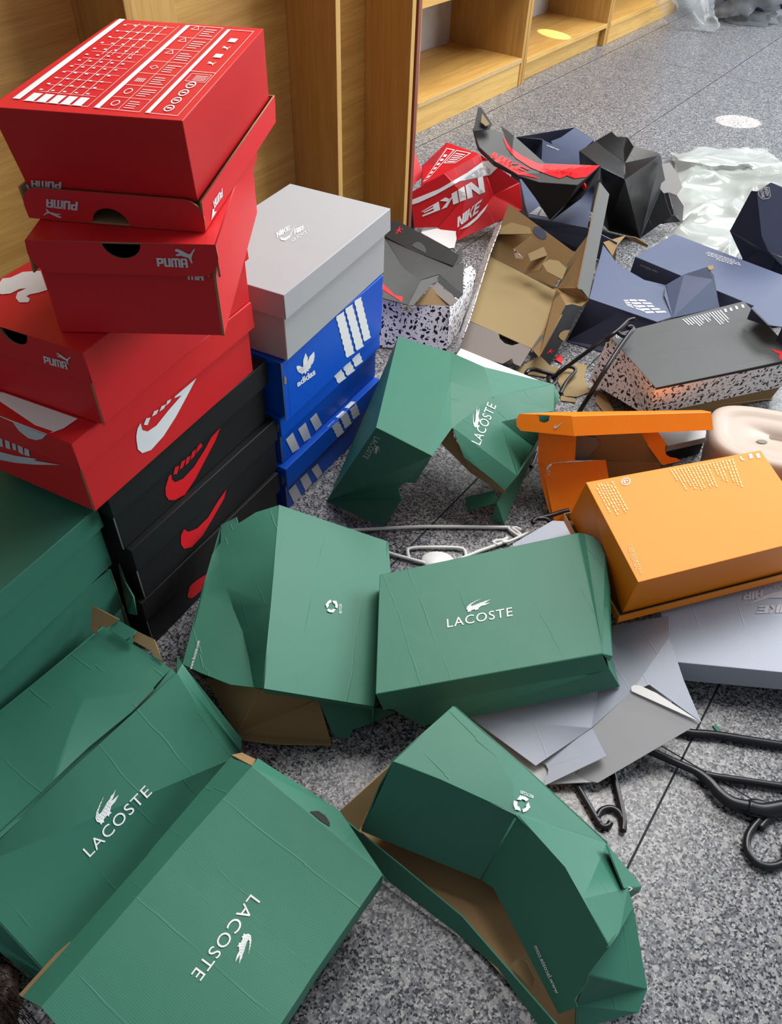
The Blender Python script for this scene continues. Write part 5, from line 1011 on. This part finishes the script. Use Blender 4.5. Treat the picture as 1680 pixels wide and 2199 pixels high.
# --- black crumpled box with grey inside flaps
g = thing('shoe_box', 'crumpled glossy black shoe box standing on end, pale grey flaps at its right', 'box', base_of(Q((1375, 512, 0), (1320, 480, 0))))
BG = M['black_gloss']
fold(g, 'crumpled_top', [(1244, 325, .235), (1280, 302, .245), (1314, 283, .255), (1326, 294, .25), (1347, 294, .255), (1361, 314, .25), (1341, 320, .235), (1409, 326, .245), (1419, 332, .24), (1342, 384, .225), (1290, 358, .228), (1308, 325, .225), (1342, 350, .215)],
     [[0, 1, 11, 10], [1, 2, 3, 11], [3, 4, 6, 11], [4, 5, 6], [6, 5, 7, 8, 12], [6, 12, 11], [11, 12, 9, 10], [12, 8, 9]], BG, M['kraft'], bevel=.002)
fold(g, 'end_wall', [(1244, 326, .234), (1290, 359, .227), (1342, 385, .224), (1375, 512, .003), (1308, 496, .003), (1262, 446, .02)], [[0, 1, 2, 3, 4, 5]], BG, M['kraft'])
fold(g, 'long_side', [(1342, 385, .225), (1419.6, 333, .238), (1428.5, 386, .17), (1448, 460, .06), (1375, 512, .003)], [[0, 1, 2, 3, 4]], BG, M['kraft'], reach=.1)
fold(g, 'lower_flap', [(1448, 461, .058), (1462, 476, .03), (1410, 482, .03)], [[0, 1, 2]], BG, M['kraft'])
PG = M['taupe']
fold(g, 'grey_flap', [(1422, 352, .215), (1439, 349, .22), (1455, 372, .2), (1466, 402, .165), (1454, 419, .14), (1437, 413, .145), (1426, 415, .145), (1418, 405, .155), (1421, 393, .165), (1429, 387, .17)], [[0, 1, 2, 3, 4, 5, 6, 7, 8, 9]], M['pale_grey_inner'], M['kraft'])
fold(g, 'grey_flap', [(1437, 413, .144), (1454, 419, .14), (1469, 442, .11), (1466, 476, .06), (1460, 474, .06), (1446, 449, .09)], [[0, 1, 2, 3, 4, 5]], M['pale_grey_inner'], M['kraft'])
# ------------------------------------------------------------------ hangers, plastic, paper and scraps
def rod(parent, name, pxs, z, r, mat, closed=False, sub=5, n=8):
    pts = [P(q_[0], q_[1], q_[2] if len(q_) > 2 else z) for q_ in pxs]
    bm = bmesh.new(); tube(bm, smoothpath(pts, sub) if sub > 1 else pts, r, n, closed); bmesh.ops.recalc_face_normals(bm, faces=bm.faces[:])
    return link_bm(name, bm, mat, parent, smooth=True)
BP, WP = M['blk_plastic'], M['wht_plastic']
oz = lambda pts: [x_ for x_ in px3(3.0, 680, 700, pts)]
g = thing('clothes_hanger', 'white plastic clothes hanger on the floor among the green boxes', 'hanger', base_of(Q((950, 1160, 0))))
rod(g, 'bar', oz([(200, 1318), (300, 1312), (600, 1296), (800, 1293), (1100, 1296), (1245, 1298)]), .006, .0035, WP)
rod(g, 'shoulder', oz([(380, 1420), (475, 1465), (600, 1500), (700, 1528)]), .006, .0035, WP)
rod(g, 'shoulder', oz([(920, 1505), (1040, 1455), (1165, 1410), (1230, 1385)]), .006, .0036, WP)
rod(g, 'notch', oz([(1170, 1412), (1142, 1398), (1150, 1385), (1215, 1375), (1228, 1362), (1200, 1392), (1250, 1385), (1385, 1320), (1390, 1308)]), .008, .003, WP)
rod(g, 'end_loop', oz([(1245, 1298), (1242, 1310), (1300, 1350), (1315, 1345), (1290, 1320), (1262, 1305), (1285, 1298), (1320, 1315)]), .007, .003, WP)
rod(g, 'centre_loop', oz([(600, 1500), (588, 1460), (605, 1432), (760, 1425), (930, 1432), (962, 1470), (955, 1500)]), .006, .0033, WP)
def dome(parent, name, c, rx, ry, h, mat):
    bm = bmesh.new(); bmesh.ops.create_uvsphere(bm, u_segments=24, v_segments=12, radius=1)
    for v in bm.verts: v.co = Vector((c.x + v.co.x * rx, c.y + v.co.y * ry, c.z + v.co.z * h))
    return link_bm(name, bm, mat, parent, smooth=True)
dome(g, 'centre_disc', P(940, 1203, .006), .031, .022, .006, WP)

q6 = lambda pts: px3(3.36, 1180, 1440, pts)
g = thing('clothes_hanger', 'black plastic clothes hanger with heart-shaped hook at the lower right', 'hanger', base_of(Q((1620, 1700, 0))))
rod(g, 'bar', q6([(900, 425), (1020, 450), (1200, 465), (1450, 505), (1800, 560)]), .007, .0068, BP)
rod(g, 'shoulder', q6([(700, 570), (780, 605), (950, 680), (1060, 730), (1150, 800), (1230, 890), (1320, 955), (1430, 985)]), .011, [.0062] * 15 + [.0068 + .0002 * k_ for k_ in range(21)], BP)
rod(g, 'inner_bar', q6([(1120, 748), (1200, 765), (1400, 795), (1700, 840), (1850, 860)]), .007, .0058, BP)
rod(g, 'shoulder', q6([(1430, 985), (1520, 1010), (1620, 1000), (1800, 960), (1950, 900)]), .012, .0115, BP)
rod(g, 'hook', q6([(1490, 1020), (1510, 1080), (1480, 1120), (1440, 1180), (1425, 1250), (1440, 1320), (1500, 1390), (1580, 1415), (1660, 1400), (1720, 1350), (1700, 1290), (1680, 1280)]), .007, .0058, BP)
rod(g, 'hook_root', q6([(1700, 1025), (1640, 1035), (1580, 1070), (1520, 1140)]), .007, .0058, BP)
dome(g, 'centre_boss', P(*q6([(1505, 995)])[0], .012), .022, .015, .006, BP)
g = thing('clothes_hanger', 'small black hanger arm ending in a curl, below the flattened grey box', 'hanger', base_of(Q((1290, 1740, 0))))
rod(g, 'arm', q6([(120, 690), (180, 790), (260, 930), (330, 1050), (365, 1105)]), .006, .0048, BP)
rod(g, 'arm', q6([(450, 700), (475, 800), (510, 950), (535, 1080), (530, 1160)]), .006, .0052, BP)
rod(g, 'cross_piece', q6([(345, 1065), (375, 1010), (440, 990), (500, 1020), (530, 1075)]), .006, .0045, BP)
rod(g, 'curl', q6([(355, 1095), (385, 1125), (425, 1120), (442, 1095)]), .006, .0045, BP)
k3_ = lambda pts: px3(2.8, 1080, 600, pts)
g = thing('clothes_hanger', 'black plastic hanger leaning between the open brown box and the flecked box', 'hanger', base_of(Q((1250, 840, 0))))
def zr(pts, zs): return [(a_[0], a_[1], z_) for a_, z_ in zip(k3_(pts), zs)]
rod(g, 'bar', zr([(300, 590), (380, 530), (550, 405), (640, 345), (700, 300), (755, 248), (795, 238)], [.02, .05, .12, .162, .172, .18, .183]), 0, .005, BP)
rod(g, 'bar', zr([(440, 830), (520, 700), (600, 570), (690, 430), (760, 330), (783, 300), (770, 285), (750, 290)], [.02, .085, .13, .158, .176, .18, .183, .183]), 0, .0055, BP)
rod(g, 'cross_piece', zr([(690, 300), (700, 325), (730, 340), (765, 325), (780, 305)], [.168, .168, .168, .17, .172]), 0, .005, BP)
rod(g, 'clip', zr([(545, 410), (555, 395), (600, 370), (625, 350), (630, 365)], [.112, .118, .13, .14, .14]), 0, .006, BP)
rod(g, 'hook', zr([(140, 565), (155, 548), (190, 542), (240, 555), (300, 572), (320, 590), (315, 620), (290, 645)], [.02] * 8), 0, .0052, BP)
rod(g, 'hook', zr([(345, 690), (380, 620), (435, 555), (428, 532), (400, 525), (360, 530), (320, 575)], [.008, .012, .018, .02, .02, .02, .022]), 0, .0045, BP)
dome(g, 'boss', P(*k3_([(290, 600)])[0], .014), .012, .022, .006, BP)
j5 = lambda pts: px3(2.8, 1080, 940, pts)
g = thing('clothes_hanger', 'black hanger hook poking out between the two orange boxes', 'hanger', base_of(Q((1190, 1110, 0))))
rod(g, 'hook', j5([(400, 438), (360, 445), (280, 470), (210, 485), (182, 502), (188, 515)]), .03, .0048, BP)
rod(g, 'curl', j5([(215, 488), (250, 485), (275, 495), (282, 508)]), .03, .0042, BP)
g = thing('clothes_hanger', 'tip of a dark hanger end beside the torn green box', 'hanger', base_of(Q((1150, 980, 0))))
rod(g, 'tip', [(1140, 1003), (1147, 990), (1151, 978), (1154, 972)], .012, .0045, BP)

# --- translucent plastic
from mathutils import noise
def filmpatch(parent, name, quad, z, amp, n, mat, seed=0, edge=.0):
    """crumpled sheet spanned by four picture corners on the floor"""
    A_, B_, C_, D_ = [P(q_[0], q_[1], q_[2] if len(q_) > 2 else z) for q_ in quad]; bm = bmesh.new(); gr = []
    for j_ in range(n + 1):
        row = []
        for i_ in range(n + 1):
            s_, t_ = i_ / n, j_ / n
            p_ = A_ * (1 - s_) * (1 - t_) + B_ * s_ * (1 - t_) + C_ * s_ * t_ + D_ * (1 - s_) * t_
            w_ = noise.noise(Vector((p_.x * 4 + seed, p_.y * 3, seed))) ; w2 = abs(noise.noise(Vector((p_.x * 6 + 2 * w_, p_.y * 7 + seed, 4)))); w3 = 1 - abs(noise.noise(Vector((p_.x * 5 + p_.y * 9 + 2 * w_, p_.y * 4 - p_.x * 3, seed + 9))))
            e_ = min(s_, 1 - s_, t_, 1 - t_)
            p_.z += amp * (.45 + w_ * .8 - w2 * .5 + .55 * w3 ** 6) * min(1, .25 + e_ * 6)
            if e_ == 0: p_.x += .02 * noise.noise(p_ * 20); p_.y += .03 * noise.noise(p_ * 17 + Vector((5, 5, 5)))
            p_.z = max(p_.z, .003)
            row.append(bm.verts.new(p_))
        gr.append(row)
    for j_ in range(n):
        for i_ in range(n): bm.faces.new([gr[j_][i_], gr[j_][i_ + 1], gr[j_ + 1][i_ + 1], gr[j_ + 1][i_]])
    bm.normal_update()
    return link_bm(name, bm, mat, parent, smooth=True)
g = thing('plastic_sheet', 'crumpled milky plastic sheet on the floor behind the slate-blue boxes', 'plastic sheet', base_of(Q((1520, 450, 0))))
filmpatch(g, 'upper_fold', [(1450, 476, .006), (1720, 500, .05), (1720, 380, .07), (1446, 338, .006)], .02, .05, 48, M['film'], 2)
filmpatch(g, 'upper_fold', [(1455, 350, .05), (1720, 378, .07), (1640, 322, .02), (1445, 332, .02)], .02, .035, 30, M['film'], 12)
filmpatch(g, 'lower_fold', [(1395, 540, .006), (1575, 575, .01), (1600, 470, .03), (1468, 478, .012)], .02, .05, 48, M['film'], 6)
g = thing('plastic_bag', 'clear plastic bag of dark clothes in front of the far shelf unit', 'bag', base_of(Q((1560, 45, 0))))
def lump(parent, name, c, rx, ry, rz, mat, amp=.15, seed=0, fr=3.0):
    bm = bmesh.new(); bmesh.ops.create_icosphere(bm, subdivisions=4, radius=1)
    for v in bm.verts:
        d_ = v.co.normalized(); k_ = 1 + amp * (noise.noise(d_ * fr + Vector((seed, 0, 0))) * 1.2 - abs(noise.noise(d_ * fr * 2.2 + Vector((0, seed, 0)))))
        v.co = Vector((c.x + d_.x * rx * k_, c.y + d_.y * ry * k_, max(.004, c.z + d_.z * rz * k_)))
    return link_bm(name, bm, mat, parent, smooth=True)
cb = P(1592, 34, 0) + Vector((0, 0, .02))
print('bag across', (cb - S).dot(D2))
lump(g, 'bag_film', cb + Vector((-.03, .0, .1)), .30, .26, .20, M['film_clear'], .35, 3, 4.5)
lump(g, 'dark_clothes', cb + Vector((.01, 0, .09)), .25, .20, .14, M['dark_cloth'], .3, 8)
filmpatch(g, 'loose_film', [(1425, 50, .01), (1545, 72, .01), (1530, -10, .12), (1390, -20, .25)], .01, .10, 30, M['film_clear'], 4)

# --- beige tub and small white box
g = thing('plastic_stool', 'beige plastic stool with rounded top and small oval hole, cut off by the right edge', 'stool', base_of(Q((1640, 960, 0))))
cc = P(1673, 943, .125)
def superel(c, rx, ry, z, n=48, e=3.0, rot=math.radians(-14)):
    out = []
    for k_ in range(n):
        t_ = 2 * math.pi * k_ / n; x_ = math.copysign(abs(math.cos(t_)) ** (2 / e), math.cos(t_)) * rx; y_ = math.copysign(abs(math.sin(t_)) ** (2 / e), math.sin(t_)) * ry
        out.append(Vector((c.x + x_ * math.cos(rot) - y_ * math.sin(rot), c.y + x_ * math.sin(rot) + y_ * math.cos(rot), z)))
    return out
bm = bmesh.new(); rings_ = []
for rx, ry, z in ((.120, .085, .003), (.132, .095, .09), (.137, .099, .112), (.135, .097, .126), (.128, .090, .131), (.110, .072, .131), (.104, .066, .127), (.09, .055, .126), (.02, .010, .126), (.017, .008, .118)): rings_.append([bm.verts.new(v_) for v_ in superel(cc, rx, ry, z)])
for a_, b_ in zip(rings_, rings_[1:]):
    for k_ in range(48): bm.faces.new([a_[k_], a_[(k_ + 1) % 48], b_[(k_ + 1) % 48], b_[k_]])
bm.faces.new(rings_[-1]); bmesh.ops.recalc_face_normals(bm, faces=bm.faces[:])
link_bm('stool_top', bm, M['beige'], g, smooth=True)
bm = bmesh.new(); bmesh.ops.create_circle(bm, cap_ends=True, segments=20, radius=1)
hc = P(1637, 948, .1275)
for v in bm.verts: v.co = Vector((hc.x + v.co.x * .011, hc.y + v.co.y * .006, .1272))
ex = bmesh.ops.extrude_face_region(bm, geom=bm.faces[:])
for v in [x_ for x_ in ex['geom'] if isinstance(x_, bmesh.types.BMVert)]: v.co.z += .0004
hl = link_bm('drain_hole', bm, M['taupe'], g)
g = thing('small_box', 'small white-topped black box behind the open orange box', 'box', base_of(Q((1470, 950, 0))))
pt = Q((1395, 922, .05), (1434, 958, .05), (1518, 939, .05), (1516, 908, .05))
tray(g, 'lid', pt, [drop(x_, .034) for x_ in pt], M['pale_grey_inner'], M['kraft'])
tray(g, 'base', [drop(x_.lerp(sum(pt, Vector()) / 4, .03), .002) for x_ in pt], [drop(x_.lerp(sum(pt, Vector()) / 4, .03), .042) for x_ in pt], M['black'], M['kraft'])

# --- paper and scraps
g = thing('paper_stack', 'thin stack of white paper under the torn green box', 'paper', base_of(Q((1080, 790, 0))))
for i_ in range(3):
    sheet(g, 'paper_sheet', Q((990 - 3 * i_, 748 + 5 * i_, .030 - .006 * i_), (1180, 826 + 2 * i_, .030 - .006 * i_), (1100, 860, .03 - .006 * i_), (960, 790, .03 - .006 * i_)), [[0, 1, 2, 3]], M['paper'], M['paper'], th=.0008, bevel=0)
def scrap(label, pts, mat, name='card_scrap', th=.002):
    vs = Q(*pts); c_ = sum(vs, Vector()) / len(vs)
    o = sheet(None, name, [v_ - Vector((c_.x, c_.y, 0)) for v_ in vs], [list(range(len(vs)))], mat, M['kraft'], th=th, bevel=0, loc=(0, 0, 0), ref=Vector((0, 0, -1)))
    o.location = (c_.x, c_.y, 0); tag(o, label, 'scrap'); return o
scrap('torn brown kraft cardboard piece on the floor under the hanger hook', [(1190, 800, .004), (1225, 775, .006), (1262, 785, .005), (1255, 810, .004), (1270, 840, .003), (1240, 852, .003), (1212, 850, .003)], M['kraft_pale'])
scrap('small kraft strip on the floor above the orange lid', [(1203, 848, .003), (1238, 858, .003), (1236, 864, .003), (1205, 860, .003)], M['kraft_pale'])
scrap('tiny red and white card triangle beside the black end of the open brown box', [(1193, 772, .004), (1197, 762, .006), (1209, 765, .006), (1207, 781, .004)], M['red'])
scrap('tiny dark green card sliver on the floor near the black hanger', [(1531, 1558, .0025), (1537, 1555, .0025), (1550, 1568, .0025), (1548, 1574, .0025), (1542, 1572, .0025)], M['green'])
scrap('brown kraft card edge poking out beneath the flecked box', [(1284, 838, .004), (1302, 850, .006), (1320, 885, .006), (1298, 886, .004), (1278, 862, .003)], M['kraft'])

# --- dark hair at the bottom left corner
g = thing('fur_trim', 'tuft of dark brown fur in the bottom left corner', 'fur', (P(-20, 2120, .05).x, P(-20, 2120, .05).y, .0))
cf = P(-45, 2175, .015)
lump(g, 'fur_base', Vector((cf.x, cf.y, .03)), .05, .06, .03, M['fur'], .2, 2)
bm = bmesh.new()
for i_ in range(420):
    a_ = random.uniform(0, 6.28); e_ = random.uniform(0.1, 1.4); d_ = Vector((math.cos(a_) * math.cos(e_), math.sin(a_) * math.cos(e_), math.sin(e_)))
    p0 = Vector((cf.x + d_.x * .046, cf.y + d_.y * .056, .03 + d_.z * .028)); q_ = p0 + d_ * .014 + Vector((.006, -.008, 0)) * random.uniform(.3, 1.5); r_ = q_ + d_ * .008 + Vector((.007, -.012, -.008)) * random.uniform(.4, 1.6)
    p0.z = max(p0.z, .003); q_.z = max(q_.z, .003); r_.z = max(r_.z, .003)
    tube(bm, [p0, q_, r_], [.0006, .0005, .0002], 4)
link_bm('fur_strands', bm, M['fur'], g, smooth=True)['kind'] = 'stuff'
